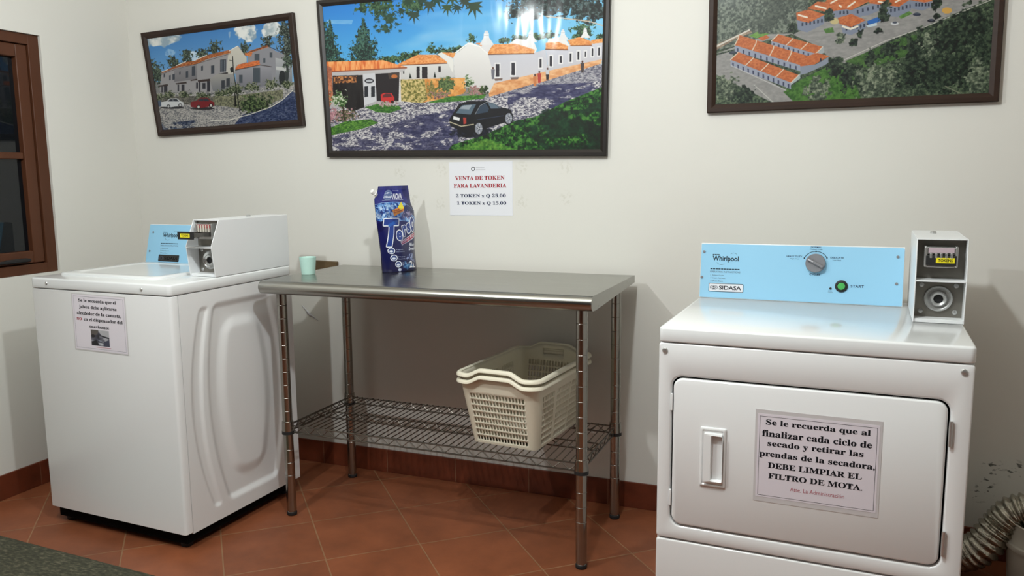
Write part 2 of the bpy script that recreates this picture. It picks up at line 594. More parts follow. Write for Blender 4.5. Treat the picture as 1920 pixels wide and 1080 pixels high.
def base_material():
    m = mat('baseboard_tile', (112, 56, 36), rough=0.34, spec=0.5)
    b = bsdf(m)
    geo = N(m, 'ShaderNodeNewGeometry')
    sep = N(m, 'ShaderNodeSeparateXYZ')
    L(m, geo.outputs['Position'], sep.inputs[0])
    ad = N(m, 'ShaderNodeMath', operation='ADD'); L(m, sep.outputs[0], ad.inputs[0]); L(m, sep.outputs[1], ad.inputs[1])
    cb = N(m, 'ShaderNodeCombineXYZ'); L(m, ad.outputs[0], cb.inputs[0])
    cb.inputs[1].default_value = 0.1
    br = N(m, 'ShaderNodeTexBrick', offset=0.0, squash=1.0)
    br.inputs['Scale'].default_value = 1.0
    br.inputs['Brick Width'].default_value = 0.33
    br.inputs['Row Height'].default_value = 1.0
    br.inputs['Mortar Size'].default_value = 0.0018
    br.inputs['Color1'].default_value = (*lin((112, 54, 34)), 1)
    br.inputs['Color2'].default_value = (*lin((98, 46, 28)), 1)
    br.inputs['Mortar'].default_value = (*lin((130, 92, 70)), 1)
    L(m, cb.outputs[0], br.inputs['Vector'])
    n = N(m, 'ShaderNodeTexNoise', _Scale=14.0, _Detail=5.0)
    L(m, geo.outputs['Position'], n.inputs['Vector'])
    mr = N(m, 'ShaderNodeMapRange')
    mr.inputs['From Min'].default_value = 0.3; mr.inputs['From Max'].default_value = 0.7
    mr.inputs['To Min'].default_value = 0.7; mr.inputs['To Max'].default_value = 1.2
    L(m, n.outputs['Fac'], mr.inputs['Value'])
    mx = N(m, 'ShaderNodeMix', data_type='RGBA', blend_type='MULTIPLY')
    mx.inputs[0].default_value = 1.0
    L(m, br.outputs['Color'], mx.inputs[6]); L(m, mr.outputs[0], mx.inputs[7])
    L(m, mx.outputs[2], b.inputs['Base Color'])
    return m
M_BASE = base_material()

M_ENAMEL = add_noise(mat('white_enamel', (232, 233, 233), rough=0.24, spec=0.5, coat=0.35), scale=3, amount=0.012)
M_ENAMEL_TOP = add_noise(mat('white_enamel_gloss', (226, 228, 228), rough=0.2, spec=0.5, coat=0.4), scale=3, amount=0.01)
M_BOX = add_noise(mat('white_painted_steel', (224, 226, 227), rough=0.32, spec=0.45), scale=4, amount=0.012, bump=0.05, bscale=300, dist=0.0005)
M_DARK = add_noise(mat('dark_void', (14, 13, 13), rough=0.9, spec=0.05), scale=20, amount=0.1)
M_RUBBER = add_noise(mat('black_rubber', (24, 24, 25), rough=0.65), scale=40, amount=0.15)
M_CHROME = add_noise(mat('chrome', (196, 196, 194), rough=0.30, metal=0.75), scale=60, amount=0.04)
M_STEEL_DARK = add_noise(mat('grey_metal', (120, 118, 114), rough=0.38, metal=0.9), scale=60, amount=0.1)
M_ZINC = add_noise(mat('zinc_plate', (134, 130, 122), rough=0.42, metal=0.75), scale=50, amount=0.1)
M_BLUE = add_noise(mat('blue_console_film', (152, 203, 232), rough=0.28, spec=0.5, coat=0.25), scale=6, amount=0.02)
M_INK = add_noise(mat('black_ink', (22, 24, 30), rough=0.6, spec=0.2), scale=60, amount=0.1)
M_NAVY = add_noise(mat('navy_ink', (34, 42, 74), rough=0.6, spec=0.2), scale=60, amount=0.1)
M_RED = add_noise(mat('red_ink', (158, 40, 52), rough=0.6, spec=0.2), scale=60, amount=0.1)
M_ROSE = add_noise(mat('rose_ink', (176, 92, 104), rough=0.6, spec=0.2), scale=60, amount=0.1)
M_GREYINK = add_noise(mat('grey_ink', (92, 98, 110), rough=0.6, spec=0.2), scale=60, amount=0.1)
M_PAPER = add_noise(mat('laminated_paper', (226, 220, 228), rough=0.22, spec=0.5), scale=5, amount=0.015)
M_PAPER_W = add_noise(mat('sign_paper', (222, 223, 228), rough=0.4, spec=0.4), scale=5, amount=0.012)
M_FILM = add_noise(mat('clear_lamination_edge', (206, 203, 204), rough=0.15, spec=0.6), scale=5, amount=0.015)
M_YELLOW = add_noise(mat('yellow_label', (240, 226, 40), rough=0.4), scale=30, amount=0.05)
M_GREEN = add_noise(mat('green_button', (78, 172, 88), rough=0.3, coat=0.4), scale=30, amount=0.08)
M_KNOB = add_noise(mat('grey_knob', (124, 124, 128), rough=0.42), scale=30, amount=0.05)
M_FRAME = add_noise(mat('dark_frame_wood', (44, 30, 23), rough=0.45, spec=0.3), scale=9, amount=0.35, stretch=(1, 1, 8))
M_FRAME_B = add_noise(mat('black_frame_wood', (30, 24, 21), rough=0.34, spec=0.5), scale=9, amount=0.3, stretch=(1, 1, 8))
M_FRAME_BR = add_noise(mat('brown_frame_wood', (48, 33, 25), rough=0.5, spec=0.25), scale=9, amount=0.3, stretch=(1, 1, 8))
M_WIN = add_noise(mat('window_wood', (82, 48, 30), rough=0.45, spec=0.3), scale=12, amount=0.28, stretch=(1, 1, 0.12))
M_BASKET = add_noise(mat('cream_plastic', (226, 219, 198), rough=0.4, spec=0.45), scale=8, amount=0.02)
M_CUP = add_noise(mat('mint_plastic', (184, 220, 210), rough=0.35, spec=0.5), scale=60, amount=0.05)
M_BOARD = add_noise(mat('brown_board', (92, 74, 48), rough=0.6), scale=10, amount=0.2, stretch=(0.3, 4, 4))
M_PVC = add_noise(mat('grey_white_plastic', (198, 192, 180), rough=0.45), scale=8, amount=0.04)

def steel(name, col, rough, stretch, aniso=0.5):
    m = mat(name, col, rough=rough, metal=1.0)
    b = bsdf(m)
    b.inputs['Anisotropic'].default_value = aniso
    tc = N(m, 'ShaderNodeTexCoord')
    mp = N(m, 'ShaderNodeMapping'); mp.inputs['Scale'].default_value = stretch
    L(m, tc.outputs['Object'], mp.inputs['Vector'])
    n = N(m, 'ShaderNodeTexNoise', _Scale=60.0, _Detail=4.0)
    L(m, mp.outputs[0], n.inputs['Vector'])
    mr = N(m, 'ShaderNodeMapRange')
    mr.inputs['To Min'].default_value = rough * 0.8; mr.inputs['To Max'].default_value = rough * 1.3
    L(m, n.outputs['Fac'], mr.inputs['Value']); L(m, mr.outputs[0], b.inputs['Roughness'])
    # gentle waviness of sheet metal
    n2 = N(m, 'ShaderNodeTexNoise', _Scale=3.0, _Detail=1.0)
    L(m, tc.outputs['Object'], n2.inputs['Vector'])
    bp = N(m, 'ShaderNodeBump', _Strength=0.18, _Distance=0.01)
    L(m, n2.outputs['Fac'], bp.inputs['Height']); L(m, bp.outputs['Normal'], b.inputs['Normal'])
    return m
M_TOP = steel('stainless_top', (162, 161, 155), 0.24, (0.05, 1, 1), 0.3)
M_POST = steel('chrome_post', (160, 157, 150), 0.2, (1, 1, 0.05), 0.0)
M_WIRE = mat('chrome_wire', (112, 106, 98), rough=0.28, metal=1.0)
add_noise(M_WIRE, scale=80, amount=0.08)

# ------------------------------------------------------------------ room
def wall_box(name, x0, x1, y0, y1, z0, z1, m):
    bm = B(); box(bm, x0, x1, y0, y1, z0, z1)
    return tag(obj(name, bm, m, smooth=False), kind='structure')
RX, RY, RZ = 5.0, -6.0, 2.75
bm = B()
box(bm, -0.1, RX + 0.1, RY - 0.1, 0.1, -0.1, 0.0)
tag(obj('floor', bm, M_FLOOR, smooth=False), kind='structure')
wall_box('ceiling', -0.1, RX + 0.1, RY - 0.1, 0.1, RZ, RZ + 0.1, M_CEIL)
wall_box('wall_back', -0.1, RX + 0.1, 0.0, 0.1, 0.0, RZ, back_wall_material())
wall_box('wall_right', RX, RX + 0.1, RY, 0.0, 0.0, RZ, M_WALL)
# left wall with the window opening
WY0, WY1, WZ0, WZ1 = -1.75, -0.479, 0.903, 1.893
bm = B()
T = -0.22
box(bm, T, 0, RY, WY0, 0, RZ)
box(bm, T, 0, WY1, 0.0, 0, RZ)
box(bm, T, 0, WY0, WY1, 0, WZ0)
box(bm, T, 0, WY0, WY1, WZ1, RZ)
tag(obj('wall_left', bm, M_WALL, smooth=False), kind='structure')
bm = B(); box(bm, 0, RX, -0.009, 0, 0, 0.103)
tag(obj('baseboard_back', bm, M_BASE, smooth=False, bevel=0.002), kind='structure')
bm = B(); box(bm, 0, 0.009, RY, -0.009, 0, 0.103)
tag(obj('baseboard_left', bm, M_BASE, smooth=False, bevel=0.002), kind='structure')

# window
win = empty('window_1', (0, (WY0 + WY1) / 2, WZ0))
tag(win, 'brown wooden casement window with dark night panes in the left wall', 'window', kind='structure')
def wbox(bm, y0, y1, z0, z1, x0, x1):
    box(bm, x0, x1, y0 - (WY0 + WY1) / 2, y1 - (WY0 + WY1) / 2, z0 - WZ0, z1 - WZ0)
fw_, x1_ = 0.050, -0.012
bm = B()
wbox(bm, WY0, WY0 + fw_, WZ0, WZ1, -0.08, x1_)
wbox(bm, WY1 - fw_, WY1, WZ0, WZ1, -0.08, x1_)
wbox(bm, WY0 + fw_, WY1 - fw_, WZ0, WZ0 + 0.042, -0.08, x1_)
wbox(bm, WY0 + fw_, WY1 - fw_, WZ1 - 0.042, WZ1, -0.08, x1_)
obj('window_frame', bm, M_WIN, win, bevel=0.002)
sy0, sy1, sz0, sz1 = WY0 + fw_ + 0.003, WY1 - fw_ - 0.003, WZ0 + 0.045, WZ1 - 0.045
sw = 0.052
bm = B()
wbox(bm, sy0, sy0 + sw, sz0, sz1, -0.07, -0.020)
wbox(bm, sy1 - sw, sy1, sz0, sz1, -0.07, -0.020)
wbox(bm, sy0 + sw, sy1 - sw, sz0, sz0 + sw, -0.07, -0.020)
wbox(bm, sy0 + sw, sy1 - sw, sz1 - sw, sz1, -0.07, -0.020)
wbox(bm, sy0 + sw, sy1 - sw, 1.382, 1.410, -0.07, -0.026)
obj('sash', bm, M_WIN, win, bevel=0.004, seg=3)
M_GLASS = mat('night_window_glass', (12, 16, 20), rough=0.03, spec=0.5)
add_noise(M_GLASS, scale=2, amount=0.1)
bm = B()
wbox(bm, sy0 + sw, sy1 - sw, sz0 + sw, 1.382, -0.052, -0.046)
wbox(bm, sy0 + sw, sy1 - sw, 1.410, sz1 - sw, -0.052, -0.046)
obj('window_pane', bm, M_GLASS, win, smooth=False)
# black latch on the bottom rail of the sash
bm = B()
cyh = -0.70
wbox(bm, cyh - 0.02, cyh + 0.08, 0.955, 0.972, -0.020, -0.008)
wbox(bm, cyh - 0.09, cyh + 0.085, 0.958, 0.970, -0.008, 0.004)
obj('latch', bm, M_RUBBER, win, bevel=0.003)
wbox_dark = B()
box(wbox_dark, -0.22, -0.10, WY0 - (WY0 + WY1) / 2, WY1 - (WY0 + WY1) / 2, 0, WZ1 - WZ0)
obj('night_backing', wbox_dark, M_DARK, win, smooth=False)  # dark block behind the panes stands in for the night outside

# ------------------------------------------------------------------ appliance helpers
def screw(bm, c, r, h, axis='y', sgn=-1):
    prof = [(r, 0), (r, sgn * h * 0.4), (r * 0.75, sgn * h * 0.85), (r * 0.3, sgn * h)]
    lathe(bm, prof, c, axis, 14)

def coin_unit(parent, x0, x1, yf, yk, yt, zb, zk, zt, yb):
    """steel coin meter housing: side profile with a bent front, open in front with a mid shelf"""
    t = 0.003
    prof = [(yf, zb), (yb, zb), (yb, zt), (yt, zt), (yk, zk)]
    bm = B()
    prism(bm, prof, 0, x0, x0 + t)
    prism(bm, prof, 0, x1 - t, x1)
    box(bm, x0 + t, x1 - t, yt, yb, zt - t, zt)
    box(bm, x0 + t, x1 - t, yb - t, yb, zb, zt - t)
    box(bm, x0 + t, x1 - t, yf + 0.004, yb - t, zb, zb + 0.010)
    box(bm, x0 + t, x1 - t, yk, yk + 0.075, zk - 0.006, zk - 0.002)
    h = obj('coin_housing', bm, M_BOX, parent, smooth=False, bevel=0.0012)
    # inner plates
    bm = B(); box(bm, x0 + t, x1 - t, yk + 0.060, yk + 0.064, zk - 0.002, zt - t)
    obj('coin_plate', bm, M_ZINC, parent, smooth=False)
    bm = B(); box(bm, x0 + t, x1 - t, yf + 0.046, yf + 0.050, zb + 0.010, zk - 0.006)
    vault = obj('vault_door', bm, M_ZINC, parent, smooth=False)
    cx, cz = (x0 + x1) / 2, (zb + 0.010 + zk - 0.006) / 2
    y = yf + 0.046
    bm = B()
    lathe(bm, [(0.034, 0), (0.034, -0.006), (0.030, -0.009), (0.026, -0.005), (0.022, -0.004), (0.020, -0.012), (0.017, -0.014), (0.012, -0.010), (0.012, -0.002)], (cx, y, cz), 'y', 32)
    obj('vault_lock', bm, M_CHROME, vault, angle=50)
    bm = B()
    lathe(bm, [(0.0115, 0), (0.0115, -0.004), (0.002, -0.004)], (cx, y - 0.0021, cz), 'y', 20)
    obj('lock_cylinder', bm, M_RUBBER, vault)
    for sx in (-1, 1):
        for sz in (-1, 1):
            bm = B(); screw(bm, (cx + sx * 0.041, y, cz + sz * 0.036), 0.0065, 0.004)
            obj('carriage_bolt', bm, M_CHROME, vault)
    # little cylinder lock on the lid
    bm = B()
    lathe(bm, [(0.008, 0), (0.008, 0.005), (0.006, 0.007), (0.003, 0.007)], ((x0 + x1) / 2 - 0.01, yt + 0.62 * (yb - yt), zt), 'z', 18)
    obj('lid_lock', bm, M_CHROME, parent)
    return h

def coin_slide(parent, cx, cz, y_face, y_tip, ext):
    """coin slide: slotted chute, row of coin pins, slide tongue with a yellow label"""
    w = 0.066
    bm = B()
    box(bm, cx - w / 2, cx + w / 2, y_face - 0.030, y_face, cz + 0.012, cz + 0.030)
    box(bm, cx - w / 2 - 0.006, cx - w / 2, y_face - 0.034, y_face, cz - 0.022, cz + 0.032)
    box(bm, cx + w / 2, cx + w / 2 + 0.006, y_face - 0.034, y_face, cz - 0.022, cz + 0.032)
    box(bm, cx - w / 2, cx + w / 2, y_face - 0.026, y_face, cz - 0.024, cz - 0.014)
    ch = obj('coin_chute', bm, M_CHROME, parent, smooth=False, bevel=0.0015)
    bm = B(); box(bm, cx - w / 2 + 0.003, cx + w / 2 - 0.003, y_face - 0.033, y_face - 0.030, cz + 0.016, cz + 0.029)
    obj('price_strip', bm, mat('rose_strip', (186, 168, 176) if not ext else (150, 30, 44), rough=0.4), ch, smooth=False)
    n = 5
    for k in range(n):
        x = cx - w / 2 + 0.009 + k * (w - 0.018) / (n - 1)
        bm = B(); box(bm, x - 0.0028, x + 0.0028, y_face - 0.036, y_face - 0.026, cz + 0.002, cz + 0.015 if not ext else cz + 0.027)
        obj('coin_pin', bm, M_PVC if ext else M_CHROME, ch, smooth=False, bevel=0.001)
    bm = B()
    box(bm, cx - 0.026, cx + 0.026, y_tip, y_face - 0.004, cz - 0.010, cz - 0.002)
    box(bm, cx - 0.030, cx + 0.030, y_tip, y_tip + 0.012, cz - 0.014, cz + 0.004)
    if ext:
        box(bm, cx - 0.030, cx - 0.026, y_tip, y_face - 0.02, cz - 0.012, cz + 0.002)
        box(bm, cx + 0.026, cx + 0.030, y_tip, y_face - 0.02, cz - 0.012, cz + 0.002)
    s = obj('coin_slide', bm, M_STEEL_DARK, parent, smooth=False, bevel=0.001)
    bm = B(); box(bm, cx - 0.036, cx + 0.036, y_tip - 0.007, y_tip, cz - 0.018, cz + 0.009)
    g = obj('slide_grip', bm, M_RUBBER, s, smooth=False, bevel=0.002)
    off = 0.0 if ext else 0.010
    bm = B(); box(bm, cx - 0.022 + off, cx + 0.022 + off, y_tip - 0.0075, y_tip - 0.006, cz - 0.011 , cz + 0.003)
    lb = obj('yellow_tokens_label', bm, M_YELLOW, g, smooth=False, bevel=0.001)
    text_obj('lettering', [('TOKENS', cx + off, cz - 0.004, 0.034, 0.0075, 0.02)], lambda u, v: (u, y_tip - 0.0078, v), M_INK, lb)
    return s

def plane_fn(o, ux, uz, off=0.0):
    """point on a (tilted) panel: o + u*ux + v*uz, lifted along the normal"""
    o, ux, uz = Vector(o), Vector(ux), Vector(uz)
    n = ux.cross(uz).normalized()
    return lambda u, v: o + ux * u + uz * v + n * off

def ring3(pts2, y, sc=None):
    return [(p[0], y, p[1]) for p in pts2]

def slab_top(name, parent, W, D, z0, z1, m, r=0.012):
    """pressed steel top with softly rounded front corners and edges"""
    bm = B()
    rings = []
    def rr(ins, z):
        return [(p[0], p[1], z) for p in rrect(0, 0, 2 * W - 2 * ins, 2 * D - 2 * ins, max(r - ins, 0.002), 5)]
    e = 0.006
    rings = [rr(0.004, z0), rr(0.001, z0 + 0.0015), rr(0, z0 + 0.004), rr(0, z1 - e), rr(e * 0.3, z1 - e * 0.3), rr(e, z1)]
    ring_loft(bm, rings)
    return obj(name, bm, m, parent, angle=60)

def console(parent, x0, x1, yb, lean, z0, z1, depth):
    """sloping control box with a blue film face"""
    hh = z1 - z0
    bm = B()
    prism(bm, [(yb, z0), (yb + depth, z0), (yb + depth, z1 - 0.006), (yb + lean * hh + 0.012, z1), (yb + lean * hh, z1)], 0, x0, x1)
    c = obj('control_console', bm, M_BOX, parent, smooth=False, bevel=0.0015)
    fn = plane_fn((0, yb, z0), (1, 0, 0), (0, lean, 1), 0.0012)
    bm = B()
    pts = rrect((x0 + x1) / 2, hh / 2, x1 - x0 - 0.003, hh - 0.004, 0.004, 4)
    a = [fn(*p) for p in pts]
    fn0 = plane_fn((0, yb, z0), (1, 0, 0), (0, lean, 1), 0.0001)
    ring_loft(bm, [[fn0(*p) for p in pts], a])
    f = obj('blue_face', bm, M_BLUE, c, smooth=False)
    return c, f, (lambda off: plane_fn((0, yb, 0), (1, 0, 0), (0, lean, 1), off) if False else (lambda u, v: plane_fn((0, yb, z0), (1, 0, 0), (0, lean, 1), off)(u, v - z0)))

def face_disc(fn_off, u, v, r, h, prof=None):
    """ring stack standing on the tilted face"""
    rings = []
    for rr_, hh_ in (prof or [(r, 0), (r, h), (r * 0.6, h * 1.2)]):
        g = fn_off(0.0012 + hh_)
        rings.append([g(u + rr_ * math.cos(2 * PI * k / 28), v + rr_ * math.sin(2 * PI * k / 28)) for k in range(28)])
    bm = B(); ring_loft(bm, rings)
    return bm

def brand_block(face, fn_off, cx, zw, w, badge_m):
    t = fn_off(0.0016)
    text_obj('lettering', [('Whirlpool', cx, zw, w, 0.021, 0.02)], t, M_INK, face)
    # two thin swirl strokes round the name
    bm = B()
    P = []
    for k in range(15):
        a = math.radians(50 + 75 * (k / 14))
        P.append((cx + 0.30 * w + 0.19 * w * math.cos(a) * 1.0, zw + 0.002 + 0.017 * math.sin(a) * 1.1))
    Q = [(cx - 0.16 * w + 0.2 * w * math.cos(math.radians(200 + 110 * k / 14)) * 0.9, zw - 0.006 + 0.012 * math.sin(math.radians(200 + 110 * k / 14))) for k in range(15)]
    bm.free()
    for pts in (P, Q):
        bm = B(); tube(bm, [t(*p) for p in pts], 0.0004, 5)
        obj('swirl', bm, M_GREYINK, face)
    text_obj('instructions', [('OPERATING INSTRUCTIONS', cx, zw - 0.041, w * 1.16, 0.0055), ('1  Select Cycle', cx - 0.3 * w, zw - 0.053, w * 0.52, 0.0045),
             ('2  Insert Payment', cx - 0.27 * w, zw - 0.062, w * 0.58, 0.0045), ('3  Press Start', cx - 0.31 * w, zw - 0.071, w * 0.48, 0.0045)], t, M_GREYINK, face)
    bm = B()
    for k in range(11):
        x = cx - 0.57 * w + k * w * 1.14 / 11
        ring_loft(bm, [[fn_off(0.0012)(*p) for p in ((x, zw - 0.0335), (x + w * 0.085, zw - 0.0335), (x + w * 0.085, zw - 0.0305), (x, zw - 0.0305))],
                       [t(*p) for p in ((x, zw - 0.0335), (x + w * 0.085, zw - 0.0335), (x + w * 0.085, zw - 0.0305), (x, zw - 0.0305))]])
    obj('fine_print', bm, M_INK, face, smooth=False)
    bm = B()
    for k in range(4):
        x = cx - 0.5 * w + k * w * 0.07
        ring_loft(bm, [[fn_off(0.0012)(*p) for p in ((x, zw + 0.0125), (x + w * 0.05, zw + 0.0125), (x + w * 0.05, zw + 0.0155), (x, zw + 0.0155))],
                       [t(*p) for p in ((x, zw + 0.0125), (x + w * 0.05, zw + 0.0125), (x + w * 0.05, zw + 0.0155), (x, zw + 0.0155))]])
    obj('fine_print', bm, M_INK, face, smooth=False)
    bw, bh, bz = w * 1.33, 0.027, zw - 0.092
    pts = rrect(cx + 0.005, bz, bw, bh, 0.003, 4)
    bm = B(); ring_loft(bm, [[fn_off(0.0012)(*p) for p in pts], [fn_off(0.0020)(*p) for p in pts]])
    bd = obj('dealer_badge', bm, M_INK, face, smooth=False)
    pts = rrect(cx + 0.005, bz, bw - 0.003, bh - 0.003, 0.002, 4)
    bm = B(); ring_loft(bm, [[fn_off(0.0020)(*p) for p in pts], [fn_off(0.0022)(*p) for p in pts]])
    obj('badge_plate', bm, badge_m, bd, smooth=False)
    t2 = fn_off(0.0025)
    text_obj('lettering', [('SIDASA', cx + 0.005 + bw * 0.12, bz, bw * 0.64, 0.0130, 0.02)], t2, M_INK, bd)
    bm = B()
    ex = cx + 0.005 - bw * 0.35
    for r0, r1 in ((0.010, 0.0085), (0.006, 0.0045)):
        ring_loft(bm, [[t2(ex + q * math.cos(2 * PI * k / 28) * 1.25, bz + q * math.sin(2 * PI * k / 28) * 0.75) for k in range(28)] for q in (r0, r1)], cap0=False, cap1=False)
    text_bm = None
    obj('emblem', bm, M_GREYINK, bd, smooth=False)
    text_obj('emblem_letter', [('S', ex, bz, 0.006, 0.010, 0.04)], t2, M_INK, bd)

# ------------------------------------------------------------------ washing machine
W = empty('washing_machine', (0.734, -0.6181, 0), -0.0383)
tag(W, 'white top-loading washing machine with blue console in the left corner, embossed side panel', 'washing machine')
WW, WD = 0.342, 0.3168
WB, WT = 0.0625, 0.9421
bm = B()
box(bm, -WW + 0.006, WW - 0.018, -WD + 0.012, WD - 0.006, WB + 0.006, WT - 0.042)
obj('inner_body', bm, M_DARK, W, smooth=False)
bm = B(); box(bm, -WW + 0.018, WW - 0.018, -WD + 0.020, WD - 0.02, 0.020, WB + 0.006)
obj('underside_shade', bm, M_DARK, W, smooth=False)  # dark block standing in for the black shade beneath the cabinet
# front panel wrapping the corner
bm = B()
prism(bm, [(-WW, -WD + 0.030), (-WW, -WD + 0.006), (-WW + 0.002, -WD + 0.002), (-WW + 0.006, -WD), (WW - 0.010, -WD), (WW - 0.004, -WD + 0.0025), (WW, -WD + 0.009), (WW, -WD + 0.033), (-WW, -WD + 0.033)][::-1], 2, WB, WT - 0.0405)
fp = obj('front_panel', bm, M_ENAMEL, W, angle=50, bevel=0.0008)

# embossed right side panel as one height field
def side_panel(x, ya, yb, za, zb, ny, nz, sgn, name):
    Y = np.linspace(ya, yb, ny); Z = np.linspace(za, zb, nz)
    YY, ZZ = np.meshgrid(Y, Z)
    def sst(d, w): 
        t = np.clip(d / w * 0.5 + 0.5, 0, 1); return t * t * (3 - 2 * t)
    def barrel(y0t, y0m, y0b, y1t, y1m, y1b, zt, zb_, r=0.03):
        t = (ZZ - zb_) / (zt - zb_)
        def curve(a, m, b):
            return b * (1 - t) * (1 - 2 * t) + m * 4 * t * (1 - t) + a * t * (2 * t - 1)
        l = YY - curve(y0t, y0m, y0b); rr = curve(y1t, y1m, y1b) - YY
        dx = np.minimum(l, rr); dz = np.minimum(ZZ - zb_, zt - ZZ)
        ax = np.minimum(dx - r, 0); az = np.minimum(dz - r, 0)
        return np.minimum(np.minimum(dx, dz), r) * 0 + np.where((ax < 0) & (az < 0), r - np.hypot(ax, az), np.minimum(dx, dz))
    cres = barrel(-0.184, -0.246, -0.168, -0.150, -0.203, -0.140, 0.840, 0.116, 0.010)
    b = barrel(-0.116, -0.160, -0.088, 0.172, 0.232, 0.172, 0.842, 0.118, 0.018)
    c = barrel(-0.060, -0.097, -0.034, 0.100, 0.147, 0.100, 0.772, 0.198, 0.045)
    w = 0.014
    hgt = -0.0055 * sst(cres, 0.010) - 0.009 * sst(b, w) + 0.009 * sst(c, 0.026)
    X = x + sgn * (hgt)
    bm = B()
    vs = [[bm.verts.new((X[j, i], YY[j, i], ZZ[j, i])) for i in range(ny)] for j in range(nz)]
    for j in range(nz - 1):
        for i in range(ny - 1):
            bm.faces.new((vs[j][i], vs[j][i + 1], vs[j + 1][i + 1], vs[j + 1][i]))
    # turned-in rims
    edge = [vs[0][i] for i in range(ny)] + [vs[j][ny - 1] for j in range(1, nz)] + [vs[nz - 1][i] for i in range(ny - 2, -1, -1)] + [vs[j][0] for j in range(nz - 2, 0, -1)]
    inn = [bm.verts.new((v.co.x - sgn * 0.017, v.co.y, v.co.z)) for v in edge]
    n = len(edge)
    for i in range(n):
        bm.faces.new((edge[i], inn[i], inn[(i + 1) % n], edge[(i + 1) % n]))
    return obj(name, bm, M_ENAMEL, W, angle=50)
side_panel(WW, -WD + 0.0345, WD, WB - 0.006, WT - 0.040, 150, 200, 1, 'side_panel')
bm = B(); box(bm, -WW, -WW + 0.01, -WD + 0.034, WD, WB, WT - 0.0405)
obj('side_panel', bm, M_ENAMEL, W, smooth=False)
bm = B(); box(bm, -WW + 0.01, WW - 0.015, WD - 0.004, WD, WB, WT - 0.0405)
obj('back_panel', bm, M_ENAMEL, W, smooth=False)
slab_top('top_cover', W, WW + 0.001, WD + 0.002, WT - 0.038, WT, M_ENAMEL_TOP, 0.014)
# lid
bm = B()
def lidr(ins, z): return [(p[0], p[1], z) for p in rrect(-0.062, -0.022, 0.50 - 2 * ins, 0.415 - 2 * ins, 0.03, 6)]
ring_loft(bm, [lidr(0, WT - 0.001), lidr(0.0005, WT + 0.006), lidr(0.003, WT + 0.0085), lidr(0.040, WT + 0.0085), lidr(0.046, WT + 0.006), lidr(0.06, WT + 0.0055)])
obj('lid', bm, M_ENAMEL_TOP, W, angle=60)
for x in (-0.256, 0.216):
    bm = B(); screw(bm, (x, -WD - 0.002, 0.923), 0.0058, 0.004)
    obj('screw', bm, M_CHROME, W)
for sx in (-1, 1):
    for sy in (-1, 1):
        bm = B(); lathe(bm, [(0.020, 0), (0.022, 0.004), (0.022, 0.018), (0.008, 0.022), (0.008, WB + 0.008)], (sx * (WW - 0.05), sy * (WD - 0.05), 0), 'z', 20)
        obj('levelling_foot', bm, M_RUBBER, W)
c, f, fo = console(W, -0.341, 0.216, 0.214, 0.26, WT, 1.102, 0.085)
brand_block(f, fo, -0.215, 1.055, 0.086, M_STEEL_DARK)
for (u, v_) in ((-0.315, 1.068), (-0.322, 0.99), (0.19, 1.068), (0.19, 0.99)):
    obj('screw', face_disc(fo, u, v_, 0.004, 0.002), M_KNOB, c)
coin_unit(W, 0.220, 0.3405, -0.098, -0.112, -0.068, WT + 0.001, 1.052, 1.145, 0.316)
coin_slide(W, 0.281, 1.100, -0.048, -0.165, True)

# ------------------------------------------------------------------ tumble dryer
D = empty('tumble_dryer', (3.0511, -0.5371, 0), -0.0364)
tag(D, 'white front-loading tumble dryer with wide blue console and notice on its door, at right', 'tumble dryer')
DW, DD, DT = 0.3683, 0.330, 0.8821
bm = B()
box(bm, -DW + 0.006, DW - 0.006, -DD + 0.022, DD - 0.004, 0.022, DT - 0.044)
obj('inner_body', bm, M_DARK, D, smooth=False)
slab_top('top_cover', D, DW + 0.001, DD + 0.002, DT - 0.040, DT, M_ENAMEL_TOP, 0.014)
bm = B()
for s in (-1, 1):
    x0, x1 = sorted((s * DW, s * (DW - 0.008)))
    box(bm, x0, x1, -DD + 0.016, DD, 0.020, DT - 0.0425)
box(bm, -DW + 0.008, DW - 0.008, DD - 0.004, DD, 0.020, DT - 0.0425)
obj('cabinet', bm, M_ENAMEL, D, smooth=False, bevel=0.001)
# front panel with the rounded door opening
ox, oz, ow, oh = -0.004, 0.540, 0.656, 0.420
def fr(w, h, r, y, cx, cz):
    return [(p[0], y, p[1]) for p in rrect(cx, cz, w, h, r, 8)]
pz0, pz1 = 0.2905, DT - 0.0425
pcz, ph_ = (pz0 + pz1) / 2, pz1 - pz0
bm = B()
ring_loft(bm, [fr(2 * DW, ph_, 0.008, -DD + 0.016, 0, pcz), fr(2 * DW, ph_, 0.008, -DD + 0.004, 0, pcz), fr(2 * DW - 0.003, ph_ - 0.003, 0.008, -DD + 0.001, 0, pcz), fr(2 * DW - 0.008, ph_ - 0.008, 0.008, -DD, 0, pcz),
               fr(ow + 0.012, oh + 0.012, 0.034, -DD, ox, oz), fr(ow + 0.005, oh + 0.005, 0.031, -DD + 0.0016, ox, oz), fr(ow, oh, 0.029, -DD + 0.006, ox, oz), fr(ow, oh, 0.029, -DD + 0.016, ox, oz)], cap0=False, cap1=False)
obj('front_panel', bm, M_ENAMEL, D, angle=50)
bm = B()
lz0, lz1 = 0.020, 0.2860
ring_loft(bm, [fr(2 * DW, lz1 - lz0, 0.008, -DD + 0.016, 0, (lz0 + lz1) / 2), fr(2 * DW, lz1 - lz0, 0.008, -DD + 0.004, 0, (lz0 + lz1) / 2), fr(2 * DW - 0.003, lz1 - lz0 - 0.003, 0.008, -DD + 0.001, 0, (lz0 + lz1) / 2), fr(2 * DW - 0.008, lz1 - lz0 - 0.008, 0.008, -DD, 0, (lz0 + lz1) / 2)], cap0=False)
obj('toe_panel', bm, M_ENAMEL, D, angle=50)
